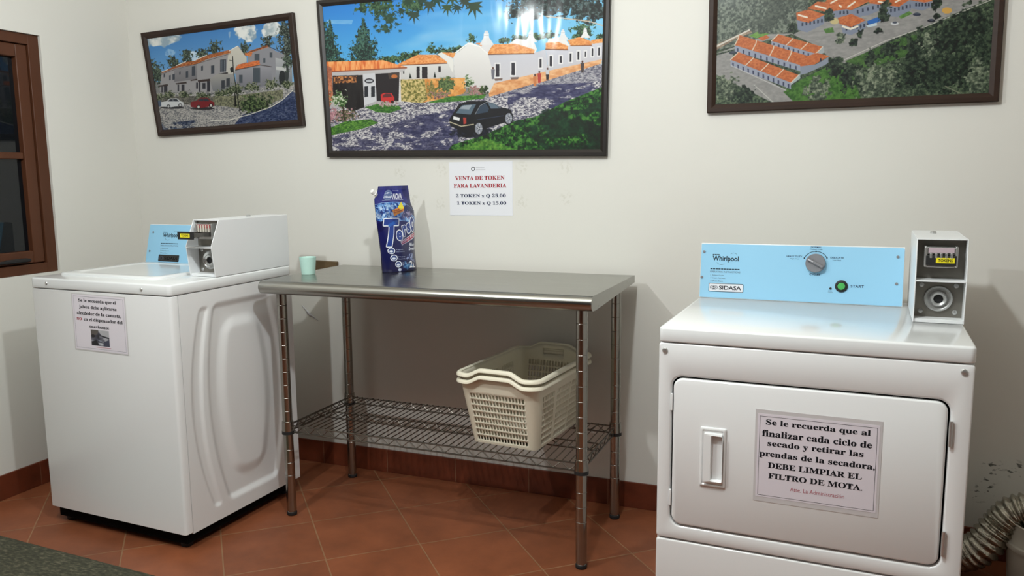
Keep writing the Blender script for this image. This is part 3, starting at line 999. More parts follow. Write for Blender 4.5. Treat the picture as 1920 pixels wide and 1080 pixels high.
# door
door = empty('door', (0, 0, 0)); door.parent = D
gx = 0.0045
bm = B()
dw, dh = ow - 2 * gx, oh - 2 * gx
ring_loft(bm, [fr(dw, dh, 0.026, -DD + 0.014, ox, oz), fr(dw, dh, 0.026, -DD + 0.004, ox, oz), fr(dw - 0.003, dh - 0.003, 0.025, -DD + 0.0002, ox, oz), fr(dw - 0.010, dh - 0.010, 0.022, -DD - 0.0015, ox, oz)])
bpy.data.objects.remove(door)
door = obj('door', bm, M_ENAMEL, D, angle=50)
hx, hz, hw, hh = -0.2195, 0.538, 0.067, 0.164
y0 = -DD - 0.0013
bm = B()
ring_loft(bm, [fr(hw, hh, 0.004, y0 + 0.002, hx, hz), fr(hw, hh, 0.004, y0 - 0.003, hx, hz), fr(hw - 0.006, hh - 0.006, 0.003, y0 - 0.0055, hx, hz), fr(hw - 0.012, hh - 0.012, 0.003, y0 - 0.0055, hx, hz), fr(hw - 0.015, hh - 0.017, 0.003, y0 - 0.003, hx, hz),
               fr(hw - 0.020, hh - 0.028, 0.003, y0 - 0.003, hx + 0.001, hz), fr(hw - 0.020, hh - 0.030, 0.003, y0 - 0.011, hx + 0.001, hz),
               fr(0.031, hh - 0.038, 0.004, y0 - 0.013, hx + 0.011, hz), fr(0.029, hh - 0.042, 0.003, y0 - 0.011, hx + 0.011, hz), fr(0.027, hh - 0.044, 0.003, y0 - 0.0005, hx + 0.011, hz)])
obj('door_handle', bm, M_ENAMEL, door, angle=40)
for z0_, z1_ in ((0.640, 0.702), (0.366, 0.428)):
    bm = B()
    tube(bm, [(0.3265, -DD - 0.004, z0_), (0.3265, -DD - 0.004, z1_)], 0.0042, 12)
    box(bm, 0.3225, 0.3305, -DD - 0.003, -DD + 0.001, z0_ + 0.006, z1_ - 0.006)
    obj('hinge', bm, M_CHROME, door, angle=40)
for z0_, z1_ in ((0.655, 0.702), (0.386, 0.432)):
    bm = B(); box(bm, -0.3345, -0.3285, -DD - 0.003, -DD + 0.002, z0_, z1_)
    obj('hinge_cover', bm, M_ENAMEL, door, bevel=0.001)
for x, z in ((-0.352, 0.819), (0.346, 0.822)):
    bm = B(); screw(bm, (x, -DD, z), 0.0075, 0.005)
    obj('screw', bm, M_CHROME, D)
for sx in (-1, 1):
    for sy in (-1, 1):
        bm = B(); lathe(bm, [(0.020, 0), (0.020, 0.014), (0.01, 0.018), (0.01, 0.03)], (sx * (DW - 0.05), sy * (DD - 0.05), 0), 'z', 20)
        obj('levelling_foot', bm, M_RUBBER, D)
c, f, fo = console(D, -0.3675, 0.231, 0.232, 0.12, DT, 1.0595, 0.090)
brand_block(f, fo, -0.288, 1.009, 0.082, M_PAPER_W)
for (u, v_) in ((-0.357, 1.032), (-0.361, 0.949), (0.212, 1.031), (0.212, 0.951)):
    obj('screw', face_disc(fo, u, v_, 0.0042, 0.002), M_KNOB, c)
kx, kz = -0.016, 1.005
knob = obj('cycle_knob', face_disc(fo, kx, kz, 0.029, 0, [(0.0295, 0), (0.029, 0.012), (0.0275, 0.014)]), M_KNOB, c, angle=40)
ca, sa = math.cos(math.radians(-28)), math.sin(math.radians(-28))
def kp(a, b): return (kx + a * ca - b * sa, kz + a * sa + b * ca)
bm = B()
rp = [kp(-0.026, -0.006), kp(0.026, -0.006), kp(0.026, 0.006), kp(-0.026, 0.006)]
rq = [kp(-0.025, -0.0035), kp(0.025, -0.0035), kp(0.025, 0.0035), kp(-0.025, 0.0035)]
ring_loft(bm, [[fo(0.0148)(*p) for p in rp], [fo(0.024)(*p) for p in rq]])
obj('grip', bm, M_KNOB, knob, smooth=False, bevel=0.001)
bm = B()
ring_loft(bm, [[fo(0.0242)(*p) for p in (kp(-0.024, -0.001), kp(-0.008, -0.001), kp(-0.008, 0.001), kp(-0.024, 0.001))], [fo(0.0246)(*p) for p in (kp(-0.024, -0.001), kp(-0.008, -0.001), kp(-0.008, 0.001), kp(-0.024, 0.001))]])
obj('pointer', bm, M_PAPER_W, knob, smooth=False)
t = fo(0.0016)
bm = B()
tube(bm, [t(kx + 0.0365 * math.cos(math.radians(a)), kz + 0.0365 * math.sin(math.radians(a))) for a in range(28, 157, 6)], 0.0008, 6)
for a in (28, 90, 156):
    bmd = [t(kx + 0.0365 * math.cos(math.radians(a)) + 0.0022 * math.cos(q), kz + 0.0365 * math.sin(math.radians(a)) + 0.0022 * math.sin(q)) for q in [2 * PI * k / 12 for k in range(12)]]
    bm.faces.new([bm.verts.new(p) for p in bmd])
obj('dial_arc', bm, M_INK, f)
for ln_ in ([('NORMAL', kx, kz + 0.0495, 0.031, 0.0048, 0.01), ('Medium Heat', kx, kz + 0.0427, 0.036, 0.0036, 0.0), ('HEAVY DUTY', kx - 0.063, kz + 0.0195, 0.046, 0.0048, 0.01), ('High Heat', kx - 0.061, kz + 0.0115, 0.026, 0.004),
                       ('DELICATE', kx + 0.061, kz + 0.0185, 0.038, 0.0048, 0.01), ('Low Heat', kx + 0.061, kz + 0.011, 0.024, 0.004), ('CYCLES', kx - 0.001, kz - 0.0345, 0.031, 0.0058, 0.02),
                       ('START', 0.1055, 0.9385, 0.037, 0.0082, 0.015)]):
    text_obj('lettering', [ln_], t, M_NAVY, f)
bx, bz = 0.061, 0.937
b1 = obj('start_button', face_disc(fo, bx, bz, 0.0185, 0, [(0.0186, 0), (0.0180, 0.003), (0.0125, 0.0045), (0.0115, 0.0035)]), M_RUBBER, c, angle=40)
obj('green_cap', face_disc(fo, bx, bz, 0.01, 0, [(0.0110, 0.002), (0.0108, 0.006), (0.009, 0.0075)]), M_GREEN, b1)
obj('indicator_light', face_disc(fo, 0.0305, 0.929, 0.0035, 0.002), M_RUBBER, c)
text_obj('lettering', [('Door', 0.0305, 0.9215, 0.011, 0.0026), ('Closed', 0.0305, 0.9175, 0.013, 0.0026)], t, M_GREYINK, f)
coin_unit(D, 0.247, 0.3685, -0.030, -0.036, -0.012, DT + 0.001, 1.000, 1.107, 0.326)
coin_slide(D, 0.306, 1.055, 0.010, -0.018, False)

# ------------------------------------------------------------------ notices and sign
def notice(name, o, ux, w, h, m, pid, frame=True, t=0.0006, tape=None):
    """thin laminated sheet centred on o, standing on the direction ux"""
    ux = Vector(ux).normalized()
    n = ux.cross(Vector((0, 0, 1))).normalized()
    root = empty(name, o, math.atan2(ux.y, ux.x))
    bm = B(); box(bm, -w / 2, w / 2, -t, 0, -h / 2, h / 2)
    obj('sheet', bm, m, root, smooth=False)
    return root
def border(root, w, h, y, th, m):
    bm = B()
    def rr(ww, hh): return [(-ww / 2, y, -hh / 2), (ww / 2, y, -hh / 2), (ww / 2, y, hh / 2), (-ww / 2, y, hh / 2)]
    ring_loft(bm, [rr(w, h), rr(w - 2 * th, h - 2 * th)], cap0=False, cap1=False)
    return obj('printed_border', bm, m, root, smooth=False)

def local(R_, x, y, z=0.0):
    a = R_.rotation_euler.z
    return (R_.location.x + x * math.cos(a) - y * math.sin(a), R_.location.y + x * math.sin(a) + y * math.cos(a), z)

# dryer notice
o = local(D, 0.0345, -DD - 0.0017, 0.5600)
dn = notice('door_notice', o, (math.cos(D.rotation_euler.z), math.sin(D.rotation_euler.z), 0), 0.297, 0.247, M_FILM, 'd')
tag(dn, 'laminated notice on the dryer door asking users to clean the lint filter', 'notice')
bm = B(); box(bm, -0.1425, 0.1425, -0.0010, -0.0006, -0.111, 0.113)
obj('paper', bm, M_PAPER, dn, smooth=False)
border(dn, 0.275, 0.2130, -0.0012, 0.0009, M_INK)
f_ = lambda u, v: (u, -0.0013, v)
L1 = [('Se le recuerda que al', 0.000, 0.0900, 0.245, 0.0185), ('finalizar cada ciclo de', -0.002, 0.0615, 0.258, 0.0175), ('secado y retirar las', -0.004, 0.0340, 0.226, 0.0195),
      ('prendas de la secadora,', 0.000, 0.0050, 0.272, 0.0195), ('DEBE LIMPIAR EL', -0.003, -0.0225, 0.222, 0.0150), ('FILTRO DE MOTA.', -0.001, -0.0510, 0.222, 0.0150)]
text_obj('printed_text', [(serif(a), b, c_, w_, h_, 0.014) for a, b, c_, w_, h_ in L1], f_, M_INK, dn)
text_obj('signature_line', [('Atte. La Administración', 0.006, -0.0800, 0.128, 0.0105, 0.0)], f_, M_ROSE, dn)

# washer notice
o = local(W, -0.0005, -WD - 0.0004, 0.7905)
wn = notice('washer_notice', o, (math.cos(W.rotation_euler.z), math.sin(W.rotation_euler.z), 0), 0.268, 0.206, M_FILM, 'w')
wn.rotation_euler = (0, math.radians(0.4), W.rotation_euler.z)
tag(wn, 'laminated notice with a small dark photo at its foot, on the washing machine front', 'notice')
bm = B(); box(bm, -0.129, 0.129, -0.0010, -0.0006, -0.099, 0.099)
obj('paper', bm, M_PAPER, wn, smooth=False)
border(wn, 0.246, 0.1860, -0.0012, 0.0007, M_GREYINK)
L2 = [('Se le recuerda que el', -0.004, 0.078, 0.187, 0.0150), ('jabón debe aplicarse', -0.003, 0.055, 0.187, 0.0150), ('alrededor de la canasta,', 0.000, 0.0325, 0.220, 0.0140), ('en el dispensador del', 0.019, 0.0105, 0.192, 0.0150), ('suavizante', -0.002, -0.0125, 0.097, 0.0110)]
def sl(s):
    return serif(s)
text_obj('printed_text', [(sl(a), b, c_, w_, h_, 0.014) for a, b, c_, w_, h_ in L2], f_, M_INK, wn)
text_obj('red_word', [(serif('NO'), -0.1000, 0.0115, 0.026, 0.0105, 0.02)], f_, M_RED, wn)
M_PRINT = mat('printed_ink', rough=0.4, spec=0.4, attr='print')
P = Paint(110, 90)
P.tex([(0, 0), (1, 0), (1, 1), (0, 1)], [(60, 60, 72), (110, 110, 120), (170, 170, 176)], 30, 24)
P.poly([(0, 0), (0.45, 0), (0.35, 0.3), (0, 0.4)], (90, 84, 80)); P.poly([(0.4, 0), (1, 0), (1, 0.45), (0.55, 0.3)], (176, 176, 180))
P.poly([(0.5, 0.3), (1, 0.42), (1, 0.52), (0.6, 0.4)], (36, 36, 44)); P.ell((0.12, 0.4), 0.1, 0.1, (34, 30, 34)); P.ell((0.4, 0.42), 0.06, 0.13, (50, 48, 54))
P.poly([(0, 0.75), (0.3, 0.65), (0.4, 0.95), (0, 1)], (26, 26, 32)); P.poly([(0.7, 0.7), (1, 0.55), (1, 1), (0.65, 1)], (62, 64, 82)); P.ell((0.52, 0.85), 0.14, 0.05, (196, 200, 206)); P.line([(0.35, 0.62), (0.62, 0.72)], 3, (150, 160, 176))
paint_mesh('small_photo', P, lambda U, V: np.c_[-0.046 + U * 0.090, np.full(U.shape, -0.0013), -0.0235 - V * 0.057], M_PRINT, wn)
bm = B(); box(bm, -0.022, 0.050, -0.0013, -0.0011, -0.0865, -0.0850)
obj('faint_line', bm, M_ROSE, wn, smooth=False)

# price sign on the wall
sg = empty('price_sign', (1.7905, -0.0012, 1.2360))
tag(sg, 'white paper price sign with red and navy lettering, on wall under the largest picture', 'sign')
bm = B(); box(bm, -0.137, 0.137, 0.0, 0.0008, -0.106, 0.107)
obj('sheet', bm, M_PAPER_W, sg, smooth=False, bevel=0.0003)
f2 = lambda u, v: (u, -0.0003, v)
def rowz(py): return 0.107 - (py - 100) / 925 * 0.213
def rowx(px): return -0.137 + (px - 20) / 1075 * 0.274
text_obj('red_text', [(serif('VENTA DE TOKEN'), rowx(542), rowz(378), 0.214, 0.0165, 0.012), (serif('PARA LAVANDERIA'), rowx(543), rowz(510), 0.228, 0.0165, 0.012)], f2, M_RED, sg)
text_obj('navy_text', [(serif('2 TOKEN x Q 25.00'), rowx(555), rowz(687), 0.216, 0.0165, 0.010), (serif('1 TOKEN x Q 15.00'), rowx(565), rowz(815), 0.214, 0.0165, 0.010)], f2, M_NAVY, sg)
bm = B()
cx_, cz_ = rowx(435), rowz(222)
ring_loft(bm, [[(cx_ + r_ * math.cos(2 * PI * k / 24), -0.0003, cz_ + r_ * math.sin(2 * PI * k / 24)) for k in range(24)] for r_ in (0.0086, 0.0058)], cap0=False, cap1=False)
obj('ring_logo', bm, M_INK, sg, smooth=False)
bm = B()
for zz, ln in ((205, 130), (240, 145)):
    x = rowx(485)
    while x < rowx(485 + ln):
        box(bm, x, x + 0.003, -0.0003, -0.0001, rowz(zz) - 0.0016, rowz(zz) + 0.0016); x += 0.0046
obj('fine_print', bm, add_noise(mat('pale_grey_ink', (170, 170, 176), rough=0.6), amount=0.02), sg, smooth=False)

# ------------------------------------------------------------------ pictures
def glossy_print(name, wavy):
    m = mat(name, rough=0.5, spec=0.3, attr='print')
    b = bsdf(m)
    b.inputs['Coat Weight'].default_value = 0.30 if wavy > 0.1 else 0.2
    b.inputs['Coat Roughness'].default_value = 0.13
    tc = N(m, 'ShaderNodeTexCoord')
    mp = N(m, 'ShaderNodeMapping'); mp.inputs['Scale'].default_value = (4.2, 1, 1.0); mp.inputs['Rotation'].default_value = (0, 0.45, 0)
    L(m, tc.outputs['Object'], mp.inputs['Vector'])
    n = N(m, 'ShaderNodeTexNoise', _Scale=2.1, _Detail=1.5, _Distortion=0.6)
    L(m, mp.outputs[0], n.inputs['Vector'])
    bp = N(m, 'ShaderNodeBump', _Strength=wavy, _Distance=0.04)
    L(m, n.outputs['Fac'], bp.inputs['Height'])
    L(m, bp.outputs['Normal'], b.inputs['Coat Normal'])
    return m

def picture(name, label, c4, fw, P, mframe, mprint, th=0.022):
    """c4: outer corners TL, TR, BR, BL as (x,z) on the wall; border fw wide"""
    ctr = (sum(p[0] for p in c4) / 4, sum(p[1] for p in c4) / 4)
    root = empty(name, (ctr[0], 0, ctr[1]))
    tag(root, label, 'picture', None)
    q = [Vector((p[0] - ctr[0], p[1] - ctr[1])) for p in c4]
    def inset(d):
        out = []
        for i in range(4):
            a, b, c = q[i - 1], q[i], q[(i + 1) % 4]
            e1 = (b - a).normalized(); e2 = (c - b).normalized()
            n1 = Vector((e1.y, -e1.x)); n2 = Vector((e2.y, -e2.x))
            # both inward normals (corners run clockwise seen from the room)
            k = 1 / (1 + n1.dot(n2))
            out.append(b + (n1 + n2) * d * k)
        return out
    def rg(d, y): return [(p.x, y, p.y) for p in inset(d)]
    bm = B()
    ring_loft(bm, [rg(0, -0.001), rg(0, -th + 0.003), rg(0.003, -th), rg(fw * 0.55, -th), rg(fw * 0.8, -th + 0.004), rg(fw, -th + 0.007), rg(fw, -0.001)], close=True, cap0=False, cap1=False)
    obj('frame', bm, mframe, root, angle=20)
    i4 = inset(fw - 0.001)
    def fn(U, V):
        U = U[:, None]; V = V[:, None]
        a, b, c, d = [np.array(p)[None, :] for p in i4]
        xy = (a * (1 - U) + b * U) * (1 - V) + (d * (1 - U) + c * U) * V
        return np.c_[xy[:, 0], np.full(len(xy), -th + 0.009), xy[:, 1]]
    paint_mesh('print', P, fn, mprint, root, ink=0.86)
    return root

def Hq(src):
    return homography(src, [(0, 0), (1, 0), (1, 1), (0, 1)])

# --- left picture (coordinates traced on the print)
P = Paint(560, 370, Hq([(144, 292), (1202, 152), (1276, 896), (260, 975)]))
P.grad([(100, 100), (1300, 100), (1300, 620), (100, 620)], (38, 104, 178), (126, 182, 226))
P.blob((250, 300), 150, 62, [(150, 172, 186), (206, 214, 214), (232, 234, 230)], 26, 0.5)
P.blob((900, 230), 135, 95, [(140, 164, 180), (214, 220, 220), (238, 240, 236)], 22, 0.7)
P.blob((1080, 220), 110, 70, [(170, 184, 190), (222, 226, 224), (240, 240, 238)], 20, 0.6)
P.blob((490, 430), 60, 50, [(150, 190, 222), (204, 222, 236)], 16, 0.6)
P.blob((320, 400), 60, 30, [(80, 140, 200), (140, 184, 222)], 16, 0.6)
tr = [(22, 30, 28), (52, 66, 56), (96, 112, 92)]
for (x, y, rx, ry) in ((215, 560, 58, 110), (345, 475, 44, 55), (440, 430, 48, 60), (555, 405, 50, 40), (655, 370, 52, 66), (870, 365, 50, 52), (1045, 325, 52, 55), (1180, 250, 60, 120), (1190, 380, 70, 80)):
    P.blob((x, y), rx, ry, tr if x < 900 else [(16, 22, 20), (46, 58, 50), (104, 116, 108)], 4.2, 0.8)
# terrace houses, left row
wl = (152, 150, 152); wsh = (118, 118, 124)
P.poly([(255, 545), (430, 480), (500, 465), (560, 430), (760, 385), (830, 350), (890, 440), (895, 520), (800, 560), (800, 700), (650, 700), (540, 720), (380, 720), (240, 690)], wl)
P.grad([(755, 395), (825, 352), (890, 440), (890, 470), (810, 500), (770, 700), (720, 700)], (206, 202, 188), (178, 176, 172))
P.poly([(250, 545), (350, 505), (430, 470), (430, 500), (350, 520), (260, 556)], (150, 86, 50))
P.tex([(350, 515), (440, 470), (505, 462), (590, 420), (770, 378), (770, 402), (600, 448), (510, 490), (440, 500)], [(128, 66, 34), (196, 118, 66)], 4, 2)
P.line([(760, 388), (822, 352)], 3, (236, 234, 226)); P.line([(365, 498), (435, 468)], 3, (228, 224, 214)); P.line([(520, 450), (592, 420)], 3, (228, 224, 214)); P.line([(258, 545), (300, 528)], 3, (220, 216, 206))
P.line([(250, 566), (350, 528), (520, 484), (770, 408)], 1.6, (70, 50, 42))
P.grad([(350, 528), (520, 487), (520, 600), (350, 620)], (136, 134, 138), (116, 114, 118))
for (x, y, w_, h_) in ((715, 500, 44, 92), (637, 530, 24, 62), (558, 520, 14, 34), (494, 540, 26, 72), (445, 566, 18, 48), (392, 556, 10, 22), (345, 585, 18, 42), (318, 590, 12, 36), (275, 575, 10, 24)):
    P.poly([(x - w_ / 2, y - h_ / 2), (x + w_ / 2, y - h_ / 2 - 4), (x + w_ / 2, y + h_ / 2 - 3), (x - w_ / 2, y + h_ / 2)], (58, 64, 74))
P.line([(706, 460), (706, 545)], 1, (150, 156, 164)); P.line([(724, 458), (724, 545)], 1, (150, 156, 164))
P.poly([(680, 560), (750, 548), (752, 580), (690, 588)], (40, 36, 38))
for (x0, x1, y, h_) in ((525, 620, 600, 22), (360, 440, 622, 18), (232, 300, 640, 18), (470, 520, 600, 14)):
    P.poly([(x0, y + 8), (x1, y - 4), (x1 + 4, y + h_ - 8), (x0 + 4, y + h_)], (56, 44, 42))
for (x, w_, y0_, y1_) in ((540, 12, 620, 710), (572, 24, 628, 672), (606, 22, 615, 705), (520, 14, 625, 670), (415, 22, 640, 705), (380, 12, 640, 690), (285, 26, 650, 705), (258, 10, 655, 700)):
    P.poly([(x - w_ / 2, y0_), (x + w_ / 2, y0_), (x + w_ / 2, y1_), (x - w_ / 2, y1_)], (46, 46, 54))
P.grad([(615, 600), (670, 560), (800, 560), (800, 690), (640, 690)], (160, 158, 152), (110, 112, 118))
for x, y in ((715, 640), (752, 625)): P.poly([(x - 13, y - 30), (x + 13, y - 33), (x + 13, y + 30), (x - 13, y + 32)], (54, 58, 64))
# right hand house
P.poly([(895, 400), (1040, 350), (1100, 385), (1180, 420), (1230, 460), (1230, 640), (1000, 660), (810, 640), (805, 520), (900, 480)], (140, 140, 146))
P.grad([(1105, 440), (1230, 470), (1230, 620), (1110, 640)], (176, 178, 180), (120, 124, 130))
P.tex([(905, 390), (1045, 345), (1050, 360), (920, 402)], [(150, 80, 44), (204, 124, 70)], 4, 2)
P.line([(900, 400), (1045, 352), (1200, 420)], 2.4, (58, 42, 36))
P.tex([(875, 405), (935, 395), (925, 430), (880, 425)], [(178, 96, 50), (220, 132, 76)], 4, 2)
P.tex([(805, 520), (830, 490), (985, 458), (990, 492), (810, 530)], [(182, 88, 44), (232, 128, 70)], 5, 2)
P.line([(808, 532), (990, 494), (1075, 508)], 2.4, (54, 40, 34))
P.grad([(815, 538), (1000, 500), (1075, 512), (1080, 640), (820, 690)], (150, 150, 156), (112, 112, 120))
for (x, y, w_, h_) in ((968, 435, 36, 50), (1022, 460, 16, 34), (965, 570, 52, 110), (847, 598, 26, 60), (1072, 420, 20, 40)):
    P.poly([(x - w_ / 2, y - h_ / 2), (x + w_ / 2, y - h_ / 2), (x + w_ / 2, y + h_ / 2), (x - w_ / 2, y + h_ / 2)], (70, 78, 86))
P.ell((1155, 590), 24, 60, (36, 40, 42)); P.ell((1190, 560), 16, 60, (52, 58, 58)); P.poly([(1110, 505), (1185, 515), (1185, 540), (1110, 530)], (196, 198, 196))
P.blob((1200, 470), 40, 70, tr, 4, 0.8)
# planting, wall and ground
P.tex([(200, 700), (800, 690), (1230, 630), (1300, 700), (1300, 1000), (200, 1000)], [(92, 94, 100), (150, 148, 146), (186, 182, 176)], 4.5, 2.2)
P.tex([(210, 730), (480, 725), (800, 730), (800, 790), (500, 792), (210, 770)], [(60, 60, 56), (120, 116, 106)], 5, 3)
for (x, y, rx, ry) in ((240, 730, 40, 24), (310, 715, 50, 26), (430, 715, 60, 28), (560, 722, 60, 26), (700, 706, 62, 24), (760, 690, 40, 40), (820, 670, 46, 52), (930, 660, 60, 36), (1080, 640, 60, 46), (1190, 640, 46, 30)):
    P.blob((x, y), rx, ry, [(24, 32, 22), (70, 84, 56), (138, 140, 116)], 4, 0.8)
P.poly([(640, 726), (800, 722), (1160, 676), (1165, 740), (1020, 800), (850, 815), (640, 790)], (110, 110, 92))
P.tex([(640, 726), (800, 722), (1160, 676), (1165, 740), (1020, 800), (850, 815), (640, 790)], [(70, 72, 60), (150, 150, 118)], 4, 4, a=0.8)
P.blob((950, 790), 150, 75, [(14, 20, 14), (46, 64, 40), (100, 116, 74)], 5, 0.7)
P.tex([(860, 860), (1040, 822), (1110, 780), (1230, 690), (1300, 720), (1300, 930), (800, 930)], [(22, 32, 62), (44, 56, 90), (92, 100, 124)], 6, 3, contrast=1.2)
P.tex([(230, 930), (500, 900), (520, 990), (240, 1010)], [(20, 32, 58), (54, 66, 92), (120, 124, 132)], 8, 4, thr=0.42)
P.line([(620, 905), (760, 898), (920, 856), (1080, 800), (1160, 750), (1235, 680)], 2.6, (226, 222, 210))
# cars and lamp post
def car(P, x, y, w_, h_, c, cr):
    P.ell((x, y + h_ * 0.45), w_ * 0.52, h_ * 0.12, (40, 40, 44))
    P.poly([(x - .5 * w_, y + .1 * h_), (x - .48 * w_, y - .12 * h_), (x - .25 * w_, y - .2 * h_), (x - .1 * w_, y - .48 * h_), (x + .22 * w_, y - .5 * h_), (x + .38 * w_, y - .2 * h_), (x + .5 * w_, y - .1 * h_), (x + .5 * w_, y + .22 * h_), (x - .1 * w_, y + .42 * h_), (x - .48 * w_, y + .32 * h_)], c)
    P.poly([(x - .2 * w_, y - .18 * h_), (x - .08 * w_, y - .42 * h_), (x + .2 * w_, y - .44 * h_), (x + .32 * w_, y - .18 * h_)], (48, 52, 60))
    P.line([(x + .04 * w_, y - .42 * h_), (x + .05 * w_, y - .1 * h_)], 1.2, c)
    for wx_ in (-.16, .36):
        P.ell((x + wx_ * w_, y + (.32 if wx_ < 0 else .2) * h_), w_ * .085, h_ * .19, (28, 28, 30)); P.ell((x + wx_ * w_, y + (.32 if wx_ < 0 else .2) * h_), w_ * .05, h_ * .12, cr)
car(P, 333, 778, 170, 72, (206, 208, 210), (190, 190, 192))
car(P, 560, 778, 178, 84, (116, 30, 36), (196, 190, 184))
P.poly([(222, 760), (250, 755), (252, 800), (228, 806)], (70, 84, 104))
P.line([(786, 430), (792, 540), (842, 850)], 3.2, (18, 20, 22)); P.line([(762, 458), (790, 464)], 2, (18, 20, 22))
P.poly([(765, 520), (785, 505), (795, 545), (775, 552)], (30, 32, 34)); P.poly([(800, 700), (806, 700), (816, 800), (800, 800)], (16, 18, 16))
P.im = np.clip(P.im * 0.94 + 0.02, 0, 1)
picture('framed_picture', 'small tilted framed picture of white terraced houses with red and white cars, leftmost on wall', [(0.095, 1.963), (0.944, 1.983), (0.975, 1.510), (0.158, 1.489)], 0.029, P, M_FRAME, glossy_print('satin_print', 0.02))

# --- middle picture
P = Paint(900, 480, Hq([(53, 30), (1856, -131), (1836, 959), (116, 969)]))
P.grad([(0, -200), (1900, -200), (1900, 420), (0, 420)], (20, 104, 206), (98, 186, 232))
r_ = P.pmask(P.T([(0, -200), (1900, -200), (1900, 420), (0, 420)]))
P.put(*r_[:4], r_[4] * np.clip((P.X[r_[2]:r_[3], r_[0]:r_[1]] / P.w - 0.25) * 1.2, 0, 1), (140, 208, 234), 0.85)
P.tex([(0, -200), (1900, -200), (1900, 420), (0, 420)], [(120, 196, 240), (190, 226, 244)], 160, 40, thr=0.62, a=0.35)
P.tex([(80, 120), (250, 122), (240, 150), (90, 146)], [(140, 196, 232), (190, 222, 240)], 40, 8, a=0.5)
td = [(14, 34, 32), (34, 66, 58), (72, 112, 96)]
P.blob((110, 270), 80, 150, td, 4.2, 0.8, cone=True); P.blob((60, 260), 60, 130, td, 4.2, 0.8)
P.blob((320, 265), 125, 150, td, 4.2, 0.9, cone=True); P.blob((310, 320), 95, 75, td, 4.2, 0.8)
for (x, y, rx, ry) in ((480, 385, 90, 24), (560, 370, 50, 40), (640, 365, 70, 44), (750, 318, 34, 44), (830, 328, 90, 34), (940, 320, 70, 26), (1010, 245, 42, 36), (1220, 262, 60, 20), (1320, 246, 80, 22), (1430, 240, 90, 24), (1520, 226, 60, 26), (1720, 205, 95, 52), (1830, 235, 40, 18)):
    P.blob((x, y), rx, ry, [(18, 36, 24), (44, 76, 50), (92, 124, 84)], 4.5, 0.8)
# cobbled street
P.tex([(80, 640), (560, 650), (1110, 625), (1840, 405), (1860, 600), (1860, 1000), (80, 1000)], [(74, 72, 92), (150, 148, 158), (214, 210, 208)], 5.0, 2.2, contrast=2.2)
P.tex([(1180, 600), (1840, 420), (1840, 520), (1300, 640)], [(90, 90, 106), (168, 166, 172)], 5, 2, a=0.5)
P.tex([(120, 880), (900, 700), (900, 980), (120, 980)], [(34, 34, 66), (66, 66, 100)], 16, 5, thr=0.50, a=0.75)
P.tex([(560, 760), (920, 700), (920, 980), (480, 980)], [(34, 36, 70), (70, 70, 104)], 14, 5, thr=0.46, a=0.8)
P.tex([(1250, 560), (1640, 540), (1840, 530), (1840, 640), (1300, 760), (1230, 700)], [(40, 40, 76), (72, 72, 106)], 22, 7, thr=0.46, a=0.9)
# far row of white houses (right), front to back
def house(g, wall, wcol, roof, rcol, base):
    if wall: P.grad(wall, *wcol)
    if roof: P.tex(roof, rcol, 6, 3)
    if base: P.tex(base, [(206, 138, 84), (232, 178, 124)], 20, 8)
rc = [(214, 130, 66), (240, 172, 104)]
P.grad([(1620, 290), (1848, 275), (1848, 395), (1630, 440)], (206, 206, 214), (196, 192, 196))
P.tex([(1770, 262), (1848, 250), (1848, 278), (1780, 285)], rc, 6, 3)
P.tex([(1620, 262), (1700, 240), (1778, 272), (1775, 294), (1640, 296)], rc, 6, 3)
P.grad([(1480, 315), (1625, 318), (1630, 440), (1500, 470)], (204, 204, 214), (196, 194, 198))
P.poly([(1500, 250), (1600, 240), (1630, 290), (1620, 320), (1480, 300)], (232, 230, 226))
P.tex([(1480, 278), (1560, 272), (1625, 300), (1620, 322), (1480, 318)], rc, 6, 3)
P.grad([(1110, 345), (1410, 340), (1480, 320), (1500, 480), (1400, 520), (1130, 600)], (198, 198, 206), (206, 202, 204))
P.poly([(1240, 285), (1290, 252), (1400, 262), (1425, 320), (1410, 345)], (230, 228, 226))
P.tex([(1105, 330), (1150, 285), (1290, 283), (1410, 322), (1405, 345), (1110, 352)], rc, 6, 3)
P.line([(1110, 352), (1405, 347)], 3, (112, 66, 44)); P.line([(1480, 320), (1622, 324)], 3, (112, 66, 44)); P.line([(1640, 298), (1775, 296)], 2.4, (112, 66, 44))
P.tex([(1112, 580), (1140, 540), (1400, 480), (1410, 540), (1120, 625)], [(206, 138, 84), (234, 182, 130)], 20, 8)
P.tex([(1405, 480), (1500, 458), (1640, 428), (1840, 385), (1840, 412), (1410, 545)], [(214, 150, 98), (236, 188, 140)], 20, 8)
P.grad([(888, 360), (1000, 272), (1060, 300), (1110, 350), (1160, 520), (1120, 600), (960, 560), (900, 500)], (232, 230, 226), (206, 202, 200))
P.line([(888, 352), (985, 278), (1060, 300), (1108, 345)], 4, (244, 242, 238))
P.poly([(1060, 300), (1090, 262), (1140, 290), (1108, 345)], (222, 220, 220))
P.tex([(1030, 278), (1075, 275), (1070, 300)], rc, 6, 3)
for (x, y, k) in ((1100, 240, 1.0), (1385, 232, .85), (1590, 222, .75), (1733, 212, .7)):
    P.poly([(x - 44 * k, y + 50 * k), (x - 16 * k, y), (x + 16 * k, y), (x + 50 * k, y + 50 * k)], (226, 226, 226))
    P.poly([(x - 16 * k, y - 26 * k), (x + 16 * k, y - 26 * k), (x + 18 * k, y + 6 * k), (x - 18 * k, y + 6 * k)], (232, 232, 232))
    P.poly([(x - 9 * k, y - 42 * k), (x + 9 * k, y - 42 * k), (x + 14 * k, y - 24 * k), (x - 14 * k, y - 24 * k)], (214, 216, 220)); P.line([(x - 14 * k, y - 12 * k), (x + 14 * k, y - 12 * k)], 1, (150, 150, 160))
